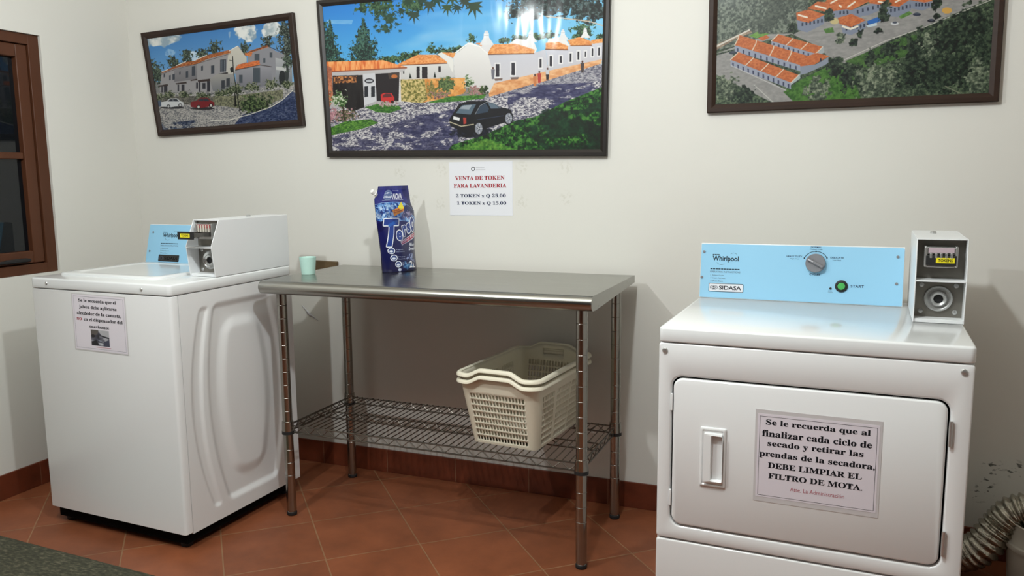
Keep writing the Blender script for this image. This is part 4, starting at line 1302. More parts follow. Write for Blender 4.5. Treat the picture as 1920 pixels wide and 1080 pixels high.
for (x, y, w_, h_) in ((1172, 455, 24, 82), (1272, 446, 22, 80), (1447, 410, 14, 56), (1514, 396, 16, 66), (1577, 386, 14, 44), (1640, 374, 12, 54), (1690, 362, 12, 54), (1735, 352, 8, 34), (1780, 340, 10, 50), (1822, 335, 10, 50)):
    P.poly([(x - w_ / 2 - 7, y - h_ / 2 - 8), (x + w_ / 2 + 7, y - h_ / 2 - 8), (x + w_ / 2 + 7, y + h_ / 2 + 8), (x - w_ / 2 - 7, y + h_ / 2 + 8)], (228, 226, 226))
    P.poly([(x - w_ / 2, y - h_ / 2), (x + w_ / 2, y - h_ / 2), (x + w_ / 2, y + h_ / 2), (x - w_ / 2, y + h_ / 2)], (44, 40, 48))
for x, y in ((1175, 508), (1278, 500)): P.poly([(x - 24, y), (x + 30, y - 2), (x + 26, y + 12), (x - 18, y + 14)], (120, 100, 92))
# middle house
P.grad([(550, 410), (850, 405), (890, 380), (900, 500), (560, 520)], (222, 220, 216), (198, 196, 194))
P.tex([(535, 412), (660, 352), (780, 352), (850, 395), (848, 408), (545, 420)], [(214, 124, 62), (242, 172, 106)], 6, 3)
P.poly([(785, 348), (815, 336), (890, 380), (885, 470), (850, 400)], (228, 226, 220)); P.tex([(815, 338), (905, 340), (888, 376)], rc, 6, 3)
P.line([(548, 420), (848, 408)], 2.6, (112, 66, 44))
for (x, y, w_, h_) in ((664, 466, 20, 76), (706, 468, 36, 76), (801, 446, 16, 38), (572, 462, 8, 24)): P.poly([(x - w_ / 2, y - h_ / 2), (x + w_ / 2, y - h_ / 2), (x + w_ / 2, y + h_ / 2), (x - w_ / 2, y + h_ / 2)], (40, 34, 38))
P.line([(682, 430), (682, 505)], 3, (226, 224, 220)); P.poly([(606, 505), (612, 470), (624, 505)], (24, 36, 28)); P.poly([(762, 500), (770, 462), (780, 500)], (24, 36, 28))
# gate building on the left
P.grad([(80, 455), (590, 440), (560, 470), (552, 660), (100, 700)], (190, 186, 186), (176, 172, 174))
P.tex([(75, 395), (440, 386), (590, 432), (440, 442), (80, 462)], [(214, 104, 52), (240, 150, 84), (248, 176, 112)], 5, 30, contrast=1.4)
P.line([(80, 462), (590, 436)], 4, (150, 84, 56))
P.poly([(118, 486), (310, 482), (320, 690), (240, 720), (120, 640)], (28, 22, 26)); P.poly([(390, 475), (545, 465), (545, 650), (400, 650)], (34, 28, 32))
P.tex([(122, 492), (272, 488), (272, 530), (125, 536)], [(40, 28, 24), (150, 92, 54), (206, 140, 80)], 6, 6)
P.poly([(312, 475), (388, 470), (398, 650), (320, 680)], (206, 206, 210)); P.ell((352, 520), 30, 16, (46, 44, 52)); P.ell((352, 520), 22, 8, (180, 182, 188))
for x in (333, 376): P.poly([(x - 12, 556), (x + 12, 553), (x + 12, 622), (x - 12, 626)], (36, 38, 46))
P.poly([(545, 465), (556, 462), (560, 655), (540, 655)], (214, 210, 208))
P.tex([(78, 420), (112, 432), (122, 640), (95, 700)], [(150, 84, 62), (206, 128, 90)], 8, 8)
P.poly([(470, 470), (545, 468), (545, 505), (480, 508)], (70, 58, 52)); P.ell((512, 492), 20, 12, (190, 110, 56))
# ochre garden wall, hedges
P.tex([(552, 512), (965, 502), (968, 600), (880, 625), (690, 662), (556, 650)], [(204, 132, 62), (232, 170, 96)], 16, 12)
P.tex([(552, 512), (705, 510), (725, 640), (690, 664), (556, 652)], [(98, 96, 44), (168, 156, 90), (214, 190, 130)], 5, 5)
P.blob((745, 580), 40, 70, [(90, 90, 44), (160, 140, 80)], 4, 0.9)
P.blob((845, 545), 75, 60, [(58, 78, 44), (112, 130, 78)], 5, 0.7); P.blob((985, 525), 38, 42, [(40, 66, 34), (110, 136, 90), (214, 214, 204)], 5, 0.7)
P.blob((800, 610), 90, 30, [(110, 80, 70), (176, 130, 120), (90, 110, 60)], 4, 0.9); P.blob((1030, 590), 80, 34, [(120, 80, 76), (186, 140, 140), (90, 110, 70)], 4, 0.9); P.blob((1085, 580), 40, 36, [(34, 46, 26), (80, 100, 50)], 4, 0.8)
P.tex([(740, 655), (880, 620), (1100, 612), (1080, 636), (900, 655), (720, 664)], [(44, 92, 34), (86, 142, 56)], 6, 3)
# island, lawns and red car
P.tex([(325, 690), (400, 670), (540, 680), (560, 700), (480, 728), (400, 722)], [(36, 84, 30), (78, 130, 48)], 6, 3)
P.poly([(425, 610), (445, 598), (495, 600), (512, 630), (510, 662), (430, 668)], (196, 48, 46)); P.poly([(440, 612), (458, 602), (488, 604), (498, 624), (438, 628)], (92, 42, 46)); P.ell((440, 662), 12, 9, (40, 20, 24)); P.ell((500, 655), 10, 9, (40, 20, 24))
P.blob((470, 668), 80, 18, [(150, 110, 116), (206, 178, 180), (110, 130, 84)], 4, 1.0)
P.blob((158, 640), 58, 62, [(40, 74, 36), (100, 130, 76), (210, 212, 196)], 4.5, 0.8)
P.blob((190, 745), 100, 55, [(46, 50, 36), (90, 96, 60), (176, 130, 138)], 4.5, 0.9); P.blob((120, 740), 30, 50, [(150, 100, 110), (196, 150, 156)], 4.5, 0.9); P.line([(185, 690), (190, 770)], 4, (60, 42, 34))
P.tex([(105, 820), (200, 780), (360, 765), (412, 790), (300, 830), (110, 868)], [(40, 84, 30), (100, 150, 56)], 6, 3)
# big lawn front right
P.tex([(850, 975), (880, 930), (1080, 870), (1280, 780), (1420, 750), (1600, 660), (1850, 560), (1850, 980)], [(10, 34, 16), (30, 76, 30), (78, 132, 54)], 7, 7, contrast=1.5)
P.tex([(1280, 780), (1600, 660), (1850, 600), (1850, 980), (1500, 980)], [(8, 22, 20), (20, 50, 34)], 26, 14, thr=0.44, a=0.8)
P.tex([(870, 965), (1100, 890), (1300, 960)], [(60, 120, 40), (130, 178, 70)], 9, 7, a=0.6)
# dark car
P.blob((1010, 850), 150, 40, [(16, 18, 26), (34, 38, 52)], 8, 0.4)
bk = (12, 16, 28)
P.poly([(862, 770), (885, 735), (925, 672), (985, 652), (1100, 652), (1150, 668), (1190, 690), (1255, 705), (1272, 745), (1262, 790), (1215, 790), (1090, 830), (1020, 850), (1010, 880), (870, 810)], bk)
P.poly([(905, 728), (945, 678), (1035, 672), (1000, 738)], (86, 104, 118)); P.poly([(925, 700), (955, 680), (1010, 676), (990, 706)], (150, 160, 168))
P.poly([(1035, 735), (1062, 684), (1098, 668), (1118, 700), (1110, 722)], (52, 66, 82)); P.poly([(1110, 664), (1150, 668), (1186, 698), (1130, 700)], (96, 112, 126))
P.line([(1030, 735), (1060, 682), (1100, 660), (1150, 664), (1192, 696)], 1.6, (150, 158, 166)); P.line([(868, 785), (940, 812), (1018, 800)], 3, (190, 180, 150)); P.line([(1040, 770), (1210, 745)], 1.4, (60, 70, 90))
P.poly([(890, 748), (930, 758), (928, 778), (888, 766)], (226, 226, 226)); P.poly([(952, 756), (972, 758), (972, 795), (955, 800)], (170, 60, 50))
for x, y, r_ in ((1050, 826, 1.0), (1242, 762, .95)):
    P.ell((x, y), 32 * r_, 44 * r_, (14, 14, 18)); P.ell((x + 2, y), 24 * r_, 36 * r_, (132, 136, 146)); P.ell((x + 2, y), 9 * r_, 14 * r_, (50, 52, 60))
    for k in range(5): P.line([(x + 2, y), (x + 2 + 22 * r_ * math.cos(k * 1.257), y + 33 * r_ * math.sin(k * 1.257))], 2, (190, 192, 198))
P.poly([(925, 815), (940, 815), (940, 870), (928, 862)], (20, 22, 30)); P.poly([(968, 818), (990, 818), (990, 868), (970, 860)], (20, 22, 30))
# walkers
for x, y, c1 in ((1440, 500, (178, 60, 50)), (1492, 480, (40, 34, 40)), (1716, 435, (70, 60, 60)), (1143, 475, (110, 110, 120)), (1412, 520, (196, 120, 70))):
    P.ell((x, y - 34), 6, 8, (90, 60, 50)); P.poly([(x - 12, y - 26), (x + 12, y - 26), (x + 10, y + 8), (x + 8, y + 36), (x - 8, y + 36), (x - 10, y + 8)], c1)
P.poly([(1480, 452), (1504, 452), (1502, 482), (1482, 482)], (196, 198, 202))
# overhanging foliage
lf = [(28, 52, 34), (52, 84, 54), (84, 116, 80)]
P.blob((400, 30), 150, 60, lf, 6, 0.9); P.blob((480, 120), 100, 62, [(34, 60, 44), (58, 92, 68)], 6, 1.0, dens=-0.25); P.blob((460, 180), 55, 34, [(34, 60, 44), (58, 92, 68)], 6, 1.0, dens=-0.3)
P.blob((620, 20), 90, 80, lf, 7, 0.9)
rng = random.Random(5)
def maple(cx, cy, r, rot, col):
    pts = []
    for k in range(7):
        a = rot + (k - 3) * 0.62
        rr_ = r * (1.0 if k in (3,) else (0.85 if k in (2, 4) else 0.62))
        pts += [(cx + rr_ * math.cos(a), cy + rr_ * math.sin(a)), (cx + 0.34 * r * math.cos(a + 0.31), cy + 0.34 * r * math.sin(a + 0.31))]
    P.poly(pts, col)
for (x, y, r_, a) in ((735, 20, 78, 1.7), (850, 40, 66, 1.5), (1020, 30, 100, 1.45), (915, 40, 60, 2.0), (635, 85, 72, 1.5), (960, 0, 70, 1.2), (780, -20, 90, 1.2), (690, -10, 60, 1.5), (560, 60, 50, 1.9), (880, -30, 90, 1.5), (600, 0, 60, 1.7)):
    maple(x, y, r_, a, (42 + rng.randint(-8, 12), 70 + rng.randint(-8, 14), 52 + rng.randint(-8, 8)))
for k in range(26):
    maple(rng.uniform(380, 560), rng.uniform(70, 200), rng.uniform(16, 30), rng.uniform(1, 2.4), (40, 70, 54))
dk = [(12, 22, 20), (30, 46, 42), (86, 104, 104)]
P.blob((1540, 20), 330, 92, dk, 6, 0.7); P.blob((1330, 80), 110, 60, dk, 6, 0.9); P.blob((1760, 70), 170, 80, dk, 6, 0.7); P.blob((1540, -80), 380, 90, dk, 6, 0.5)
P.line([(1480, 105), (1640, 125), (1760, 140), (1850, 170)], 3, (196, 180, 160))
picture('framed_picture', 'large glossy framed picture of a cobbled street with a dark car, above the table', [(1.065, 2.020), (2.318, 2.005), (2.307, 1.353), (1.088, 1.376)], 0.026, P, M_FRAME_B, glossy_print('glossy_print', 0.16))

# --- right picture
P = Paint(640, 440, Hq([(120, -356), (1780, -554), (1710, 548), (99, 617)]))
P.tex([(0, -800), (1900, -800), (1900, 700), (0, 700)], [(34, 44, 36), (62, 78, 58), (98, 112, 86)], 4.5, 4.5)
P.tex([(60, -600), (780, -600), (640, 60), (560, 190), (90, 300)], [(60, 68, 62), (92, 102, 90), (128, 136, 122)], 5, 5)
rd = [(136, 134, 132), (158, 156, 152)]
P.tex([(90, 320), (420, 200), (760, 190), (1260, 130), (1700, -30), (1900, -120), (1800, -200), (1350, -10), (1000, 20), (580, 190)], rd, 12, 5, contrast=0.9)
P.tex([(540, 195), (860, 170), (1150, 100), (1360, 60), (1740, -60), (1700, 0), (1340, 150), (1100, 250), (860, 370), (760, 330), (700, 270)], rd, 12, 5, contrast=0.9)
P.tex([(90, 330), (200, 300), (210, 370), (520, 530), (595, 600), (440, 604), (90, 430)], rd, 10, 5, contrast=0.9)
P.line([(860, 350), (1100, 240), (1300, 170), (1500, 90), (1720, 0)], 2, (196, 192, 184)); P.line([(330, 500), (440, 600)], 2, (190, 188, 180))
P.tex([(600, 470), (760, 390), (900, 420), (960, 590), (560, 598), (500, 540)], [(48, 88, 34), (80, 122, 52)], 6, 6)
P.tex([(860, 360), (1200, 220), (1300, 200), (1220, 330), (1000, 400)], [(52, 84, 40), (78, 112, 56)], 6, 6)
P.tex([(300, 210), (350, 185), (420, 200), (340, 225)], [(90, 140, 56), (120, 160, 80)], 6, 4)
ro = [(176, 92, 50), (206, 118, 68)]
def row(A, Bp, down, wallh, n, ridge=True):
    """tiled terrace block: near edge A->B, roof depth vector, wall height"""
    A = np.array(A, float); Bp = np.array(Bp, float); d = np.array(down, float)
    P.poly([A + d, Bp + d, Bp + d + [0, wallh], A + d + [0, wallh]], (150, 156, 172))
    P.tex([A, Bp, Bp + d, A + d], ro, 5, 3)
    for k in range(n + 1):
        p = A + (Bp - A) * k / n; q = p + d
        P.line([p, p + d * 0.35 + [6, -4], q], 2.4, (222, 204, 180))
    for k in range(n * 3):
        p = A + d + (Bp - A) * (k + 0.5) / (n * 3)
        P.poly([p + [-4, wallh * 0.3], p + [5, wallh * 0.4], p + [5, wallh], p + [-4, wallh * 0.9]], (60, 64, 90))
P.tex([(90, 270), (300, 172), (318, 190), (230, 225), (95, 300)], [(120, 100, 84), (170, 150, 130)], 6, 6); P.line([(95, 278), (300, 176)], 4, (214, 208, 196))
P.poly([(520, 475), (600, 432), (600, 460), (515, 520)], (162, 176, 176)); P.poly([(655, 300), (735, 270), (740, 310), (670, 340)], (160, 168, 170))
row((470, 200), (730, 275), (-40, 40), 26, 3)
row((240, 205), (650, 330), (-25, 60), 36, 4)
P.tex([(590, 345), (700, 310), (770, 330), (680, 380), (600, 390)], ro, 5, 3); P.poly([(600, 390), (690, 378), (765, 335), (765, 372), (640, 430), (600, 440)], (136, 144, 158)); P.ell((720, 352), 5, 12, (40, 44, 60))
row((235, 305), (590, 440), (-45, 45), 38, 4)
P.line([(195, 385), (515, 530)], 2, (190, 188, 186)); P.tex([(350, 225), (400, 205), (420, 220), (380, 240)], ro, 5, 3)
# clubhouse blocks at the top
def block(roof, wall):
    P.poly(wall, (126, 134, 152)); P.tex(roof, ro, 5, 3)
    w0 = np.array(wall[0], float); w1 = np.array(wall[1], float); w3 = np.array(wall[3], float)
    for k in range(7):
        p = w0 + (w1 - w0) * (k + .5) / 7 + (w3 - w0) * .35
        P.poly([p + [-5, -8], p + [5, -8], p + [5, 12], p + [-5, 12]], (50, 56, 74))
block([(575, 75), (650, 55), (745, 85), (650, 135), (580, 118)], [(580, 118), (740, 88), (740, 140), (640, 190), (585, 175)])
block([(640, 50), (700, 10), (860, 20), (900, 50), (760, 70)], [(750, 60), (900, 50), (960, 80), (960, 100), (760, 100)])
block([(740, 20), (800, -60), (1100, -60), (1000, 10), (900, 60), (760, 30)], [(880, 62), (1090, 5), (1090, 50), (1000, 90), (890, 100)])
block([(1000, 10), (1040, -60), (1260, -60), (1240, 0), (1180, 40), (1010, 20)], [(1090, 45), (1250, 5), (1250, 60), (1180, 100), (1100, 95)])
block([(1240, 0), (1250, -60), (1420, -60), (1380, 5), (1330, 15)], [(1245, 5), (1375, 5), (1370, 40), (1320, 62), (1250, 50)])
for p, q in (((590, 88), (640, 102)), ((690, 35), (750, 50)), ((780, 18), (820, -5)), ((880, 40), (920, 12)), ((1160, 12), (1200, -10)), ((830, 32), (840, 40)), ((1060, 10), (1100, 18))): P.line([p, q], 4, (236, 226, 206))
block([(820, 105), (900, 82), (985, 118), (900, 160), (830, 140)], [(840, 150), (985, 122), (985, 165), (900, 205), (850, 195)])
P.line([(850, 155), (895, 170), (935, 155)], 5, (236, 226, 206)); P.ell((800, 125), 26, 18, (196, 180, 130)); P.ell((1462, 62), 30, 18, (206, 160, 80))
P.poly([(990, 125), (1060, 98), (1075, 120), (1010, 155)], (40, 100, 176)); P.poly([(985, 150), (1050, 132), (1050, 150), (1000, 160)], (190, 206, 214))
P.tex([(735, 170), (790, 160), (800, 190), (750, 195)], [(70, 110, 50), (100, 140, 70)], 5, 5); P.tex([(1180, 95), (1240, 65), (1260, 80), (1190, 112)], [(70, 110, 50), (100, 140, 70)], 5, 5)
for x, y, c in ((1285, 85, (40, 46, 66)), (1155, 138, (206, 208, 210)), (1370, 122, (34, 36, 44)), (205, 310, (50, 60, 70))):
    P.ell((x, y), 24, 9, c); P.ell((x, y - 6), 14, 6, (70, 76, 90))
dt = [(14, 22, 18), (34, 46, 36), (66, 82, 60)]
gt = [(44, 54, 44), (84, 96, 78), (140, 148, 124)]
for (x, y, rx, ry, c) in ((550, 170, 28, 40, dt), (770, 90, 30, 50, dt), (1100, 60, 36, 80, dt), (1400, 20, 34, 50, dt), (1050, 185, 40, 18, dt), (830, 230, 34, 48, gt), (910, 245, 30, 30, dt), (950, 190, 22, 34, dt), (1400, 95, 30, 16, dt),
        (1015, 350, 42, 80, dt), (1130, 290, 62, 70, dt), (800, 400, 50, 62, dt), (890, 450, 70, 100, dt), (700, 520, 90, 80, gt), (1070, 480, 160, 110, gt), (1280, 330, 90, 170, dt), (1380, 250, 90, 90, gt), (1480, 230, 130, 150, dt), (1420, 440, 170, 130, dt),
        (1620, 150, 130, 150, dt), (1700, 300, 100, 120, dt), (1640, 440, 110, 120, gt), (150, 520, 90, 90, gt), (270, 560, 70, 70, dt), (1230, 430, 60, 120, dt), (1560, 380, 60, 80, dt), (470, 40, 100, 100, [(56, 64, 58), (96, 104, 92)]), (400, 130, 80, 60, [(56, 64, 58), (96, 104, 92)])):
    P.blob((x, y), rx, ry, c, 6.0, 0.75, contrast=1.35)
P.line([(905, 285), (903, 345)], 1.5, (150, 150, 140)); P.line([(1450, 505), (1540, 548)], 2, (130, 134, 110))
P.im = np.clip(P.im * 0.95 + 0.01, 0, 1)
picture('framed_picture', 'framed aerial picture of orange-roofed blocks among trees, above the dryer', [(2.663, 2.100), (3.541, 2.100), (3.545, 1.494), (2.665, 1.495)], 0.028, P, M_FRAME_BR, glossy_print('satin_print', 0.02))

# ------------------------------------------------------------------ work table
T = empty('work_table', (1.7907, -0.3312, 0), -0.0123)
tag(T, 'stainless steel work table with chrome posts and a wire lower shelf, against back wall', 'table')
TL, TW, TH = 1.2598 / 2, 0.5666 / 2, 0.9178
R_ = 0.0245
# top: folded sheet with rolled front and back edges
prof = []
n = 14
zc = TH - R_
for k in range(n + 1):                      # front roll
    a = PI / 2 + (PI + 0.9) * k / n
    prof.append((-TW + R_ + R_ * math.cos(a), zc + R_ * math.sin(a)))
prof.append((-TW + 0.055, TH - 0.030))
prof.append((-TW + 0.055, TH - 0.004))
prof.append((TW - 0.004, TH - 0.004))
prof.append((TW - 0.004, TH - 0.024))
prof.append((TW, TH - 0.024))
prof.append((TW, TH - 0.001))
prof.append((TW - 0.001, TH))
bm = B()
prism(bm, prof, 0, -TL, TL)
top = obj('table_top', bm, M_TOP, T, angle=30, bevel=0.0008)
for s in (-1, 1):                           # end flanges
    x0, x1 = sorted((s * TL, s * (TL + 0.0015)))
    bm = B()
    pr = []
    for k in range(n + 1):
        a = PI / 2 + PI * k / n
        pr.append((-TW + R_ + R_ * math.cos(a), zc + R_ * math.sin(a)))
    prism(bm, pr + [(-TW + 0.06, TH - 2 * R_), (TW, TH - 0.026), (TW, TH)], 0, x0, x1)
    obj('end_flange', bm, M_TOP, top, smooth=False)
bm = B(); box(bm, -TL + 0.02, TL - 0.02, -TW + 0.06, TW - 0.03, TH - 0.016, TH - 0.0045)
obj('underside_board', bm, M_RUBBER, top, smooth=False)
PLX, PWY = 1.1618 / 2, 0.429 / 2
ZS = 0.3575
leg0 = None
for i, (sx, sy) in enumerate(((-1, -1), (1, -1), (-1, 1), (1, 1))):
    px, py = sx * PLX, sy * PWY
    r = 0.0186
    prof = [(0.008, 0.0), (0.0165, 0.001), (0.0180, 0.006), (0.0180, 0.013), (0.0155, 0.015), (0.0155, 0.020), (r, 0.021)]
    z = 0.06
    while z < TH - 0.04:
        if (z > 0.15 and z < 0.30) or z > ZS + 0.03:
            prof += [(r, z - 0.0016), (r, z - 0.0010), (r - 0.0008, z), (r, z + 0.0010), (r, z + 0.0016)]
        z += 0.0508 if z < 0.3 else 0.0508
    prof.append((r, TH - 0.006))
    bm = B(); lathe(bm, prof, (px, py, 0), 'z', 24)
    lg = obj('leg', bm, M_POST, T, angle=50)
    bm = B(); lathe(bm, [(0.0182, 0.001), (0.0192, 0.003), (0.0192, 0.012), (0.0182, 0.014)], (px, py, 0), 'z', 24)
    obj('foot', bm, M_RUBBER, lg)
    bm = B(); lathe(bm, [(r + 0.0005, ZS - 0.022), (r + 0.0045, ZS - 0.021), (r + 0.0028, ZS + 0.016), (r + 0.0005, ZS + 0.017)], (px, py, 0), 'z', 24)
    obj('shelf_collar', bm, M_POST, lg, angle=40)
    bm = B(); lathe(bm, [(r + 0.0005, ZS - 0.034), (r + 0.0052, ZS - 0.033), (r + 0.0048, ZS - 0.021), (r + 0.0005, ZS - 0.021)], (px, py, 0), 'z', 24)
    obj('black_sleeve', bm, M_RUBBER, lg, angle=40)
    bm = B(); lathe(bm, [(r + 0.0003, TH - 0.040), (r + 0.002, TH - 0.039), (r + 0.002, TH - 0.018), (r + 0.0003, TH - 0.017)], (px, py, 0), 'z', 24)
    obj('top_collar', bm, M_POST, lg, angle=40)

# wire shelf: frame rods, zigzag trusses and deck wires
shelf = empty('tmp'); bpy.data.objects.remove(shelf)
def truss(p0, p1, n, zt, zb, rr=0.0030, rz=0.0021):
    bm = B()
    p0, p1 = Vector(p0), Vector(p1)
    tube(bm, [(p0.x, p0.y, zt), (p1.x, p1.y, zt)], rr, 8)
    tube(bm, [(p0.x, p0.y, zb), (p1.x, p1.y, zb)], rr, 8)
    pts = []
    for k in range(2 * n + 1):
        p = p0.lerp(p1, k / (2 * n))
        pts.append((p.x, p.y, zt - 0.001 if k % 2 == 0 else zb + 0.001))
    # soften the bends
    q = []
    for k, p in enumerate(pts):
        if 0 < k < len(pts) - 1:
            a, c = Vector(pts[k - 1]), Vector(pts[k + 1]); b = Vector(p)
            q += [b.lerp(a, 0.12), b.lerp(c, 0.12)]
        else: q.append(Vector(p))
    tube(bm, q, rz, 6)
    return bm
zt, zb_ = ZS, ZS - 0.026
ex, ey = PLX, PWY
bm = B()
nw = 44
for k in range(nw + 1):
    x = -ex + 0.014 + (2 * ex - 0.028) * k / nw
    tube(bm, [(x, -ey - 0.001, zt + 0.0035), (x, ey + 0.001, zt + 0.0035)], 0.0019, 6)
deck = obj('wire_deck', bm, M_WIRE, T)
for y in (-ey, ey):
    obj('shelf_truss', truss((-ex + 0.012, y, 0), (ex - 0.012, y, 0), 20, zt, zb_), M_WIRE, deck)
for x in (-ex, ex):
    obj('shelf_truss', truss((x, -ey + 0.012, 0), (x, ey - 0.012, 0), 7, zt, zb_), M_WIRE, deck)
obj('shelf_truss', truss((-ex + 0.006, 0.0, 0), (ex - 0.006, 0.0, 0), 20, zt, zb_), M_WIRE, deck)

# ------------------------------------------------------------------ laundry baskets
def basket_mesh():
    """tapered open basket with slotted walls; returns object data"""
    W0, L0, W1, L1_, H = 0.246, 0.372, 0.302, 0.486, 0.232
    nseg_w, nseg_l, nc = 36, 72, 10
    def uw(k, n, odd):
        # slots wider than the bars between them: even lines step back, odd lines step on
        if k <= 1 or k >= n - 1: return k / n
        return (k + (0.16 if k % 2 != odd else -0.16)) / n
    def per(t):
        w = W0 + (W1 - W0) * t; l = L0 + (L1_ - L0) * t
        r = 0.020 + 0.018 * t
        P_ = []
        # start at front-left, go counter-clockwise; front side is y = -l/2
        def corner(cx, cy, a0):
            return [(cx + r * math.cos(math.radians(a0 + 90 * k / nc)), cy + r * math.sin(math.radians(a0 + 90 * k / nc)), 'c', k / nc) for k in range(nc)]
        UW = [uw(k, nseg_w, 1) for k in range(nseg_w)]; UL = [uw(k, nseg_l, 0) for k in range(nseg_l)]
        P_ += [(-w / 2 + r + (w - 2 * r) * q, -l / 2, 'f', q) for q in UW]
        P_ += corner(w / 2 - r, -l / 2 + r, -90)
        P_ += [(w / 2, -l / 2 + r + (l - 2 * r) * q, 'r', q) for q in UL]
        P_ += corner(w / 2 - r, l / 2 - r, 0)
        P_ += [(w / 2 - r - (w - 2 * r) * q, l / 2, 'b', q) for q in UW]
        P_ += corner(-w / 2 + r, l / 2 - r, 90)
        P_ += [(-w / 2, l / 2 - r - (l - 2 * r) * q, 'l', q) for q in UL]
        P_ += corner(-w / 2 + r, -l / 2 + r, 180)
        return P_
    def hump(s, u):
        if s in 'fb':
            e = min(u, 1 - u)
            t_ = min(max((e - 0.02) / 0.26, 0), 1)
            return 0.022 * t_ * t_ * (3 - 2 * t_)
        return 0.0
    rows = 9
    # height stations: bottom band, rows of slot / bar, top band
    ts = [0.0, 0.025, 0.055]
    kinds = ['s', 's']
    z = 0.055
    top0 = 0.835
    rh = (top0 - z) / 8
    for k in range(8):
        ts += [z + rh * (k + 0.74), z + rh * (k + 1)]
        kinds += ['h', 's']
    ts += [0.885, 0.945, 1.0]
    kinds += ['s', 'k', 's']
    bm = B()
    rings = []
    info = per(0)
    for t in ts:
        ring = []
        for (x, y, s, u) in per(t):
            hz_ = hump(s, u) * max(0, (t - 0.80) / 0.20)
            ring.append(bm.verts.new((x, y, H * t + hz_)))
        rings.append(ring)
    n = len(info)
    for j in range(len(ts) - 1):
        for i in range(n):
            s, u = info[i][2], info[i][3]
            hole = False
            if kinds[j] == 'h':
                k = round(u * (nseg_w if s in 'fb' else nseg_l))
                if s in 'fb' and 1 <= k < nseg_w - 1: hole = k % 2 == 1
                if s in 'lr' and 3 <= k < nseg_l - 3 and not (22 <= k <= 24 or 47 <= k <= 49): hole = k % 2 == 0
            if kinds[j] == 'k' and s == 'b' and 0.30 < u < 0.68: hole = True
            if not hole:
                bm.faces.new((rings[j][i], rings[j][(i + 1) % n], rings[j + 1][(i + 1) % n], rings[j + 1][i]))
    # floor of the basket
    bm.faces.new(rings[0][::-1])
    o_ = obj('basket_body', bm, M_BASKET, None, angle=30)
    md = o_.modifiers.new('thick', 'SOLIDIFY'); md.thickness = 0.0028; md.offset = -1
    # rolled rim following the hump
    bm = B()
    P_ = per(1.0)
    cen = [Vector((x, y, H + hump(s, u))) for (x, y, s, u) in P_]
    m_ = len(cen)
    rg = []
    for i in range(m_):
        d = (cen[(i + 1) % m_] - cen[i - 1]).normalized()
        outw = d.cross(Vector((0, 0, 1))).normalized()
        upv = outw.cross(d)
        sec = [(-0.003, -0.001), (-0.003, 0.003), (0.002, 0.0052), (0.009, 0.0044), (0.0135, 0.000), (0.0145, -0.007), (0.0125, -0.007), (0.0115, -0.001), (0.007, 0.0018), (0.0, 0.001)]
        rg.append([cen[i] + outw * a + upv * b for a, b in sec])
    ring_loft(bm, rg, close=True)
    rim = obj('basket_rim', bm, M_BASKET, None, angle=60)
    return o_, rim
bpos = (2.093, -0.308)
brot = math.radians(-5.6)
body, rim = basket_mesh()
lower = empty('laundry_basket', (bpos[0], bpos[1], ZS + 0.0058), brot)
body.parent = lower; rim.parent = lower
tag(lower, 'cream slotted plastic laundry basket on the wire shelf, the lower of two nested', 'basket', 'nested laundry baskets')
upper = lower.copy(); COL.objects.link(upper)
upper.location.z += 0.0235
for ch in (body, rim):
    c2 = ch.copy(); COL.objects.link(c2); c2.parent = upper
tag(upper, 'cream slotted plastic laundry basket nested inside and above the other basket', 'basket', 'nested laundry baskets')

# ------------------------------------------------------------------ cup on the table
cup = empty('plastic_cup', (1.214, -0.372, TH), 0.3)
tag(cup, 'small mint green tapered cup at the left end of the steel table', 'cup')
bm = B()
lathe(bm, [(0.0255, 0.0005), (0.0262, 0.002), (0.0325, 0.064), (0.0330, 0.0665), (0.0318, 0.0668), (0.0308, 0.064), (0.0248, 0.004)], (0, 0, 0), 'z', 40)
obj('cup_body', bm, M_CUP, cup, angle=50)

# ------------------------------------------------------------------ board between washer and wall
bm = B()
ctr = (1.045, -0.016)
prism(bm, [(-0.088, -0.065), (0.066, -0.065), (0.068, 0.016), (0.066, 0.018), (-0.088, 0.022)], 1, -0.006, 0.014)
bd = obj('wooden_board', bm, M_BOARD, None, smooth=False, bevel=0.001)
bd.location = (1.045, -0.0155, 0.908)
tag(bd, 'dark brown strip of board on the wall behind the cup, beside the washing machine', 'board')

# ------------------------------------------------------------------ softener pouch
pch = empty('softener_pouch', (1.503, -0.165, TH), math.radians(68))
tag(pch, 'dark blue refill pouch of fabric softener with white cap, standing on the table', 'softener pouch')
PH = 0.334
def outline(t):
    """left and right edge of the bag at height t (0 foot, 1 top), in metres along the bag"""
    L_ = np.interp(t, [0, 0.04, 0.22, 0.45, 0.62, 0.78, 0.86, 0.905, 1.0], [-0.084, -0.086, -0.089, -0.099, -0.107, -0.112, -0.113, -0.100, -0.092])
    Rr = np.interp(t, [0, 0.10, 0.27, 0.42, 0.60, 0.70, 0.80, 0.88, 1.0], [0.086, 0.083, 0.078, 0.081, 0.085, 0.083, 0.066, 0.062, 0.054])
    return L_, Rr
def thick(t):
    return np.interp(t, [0, 0.03, 0.15, 0.45, 0.75, 0.90, 0.96, 1.0], [0.044, 0.046, 0.044, 0.036, 0.020, 0.008, 0.0012, 0.0010])
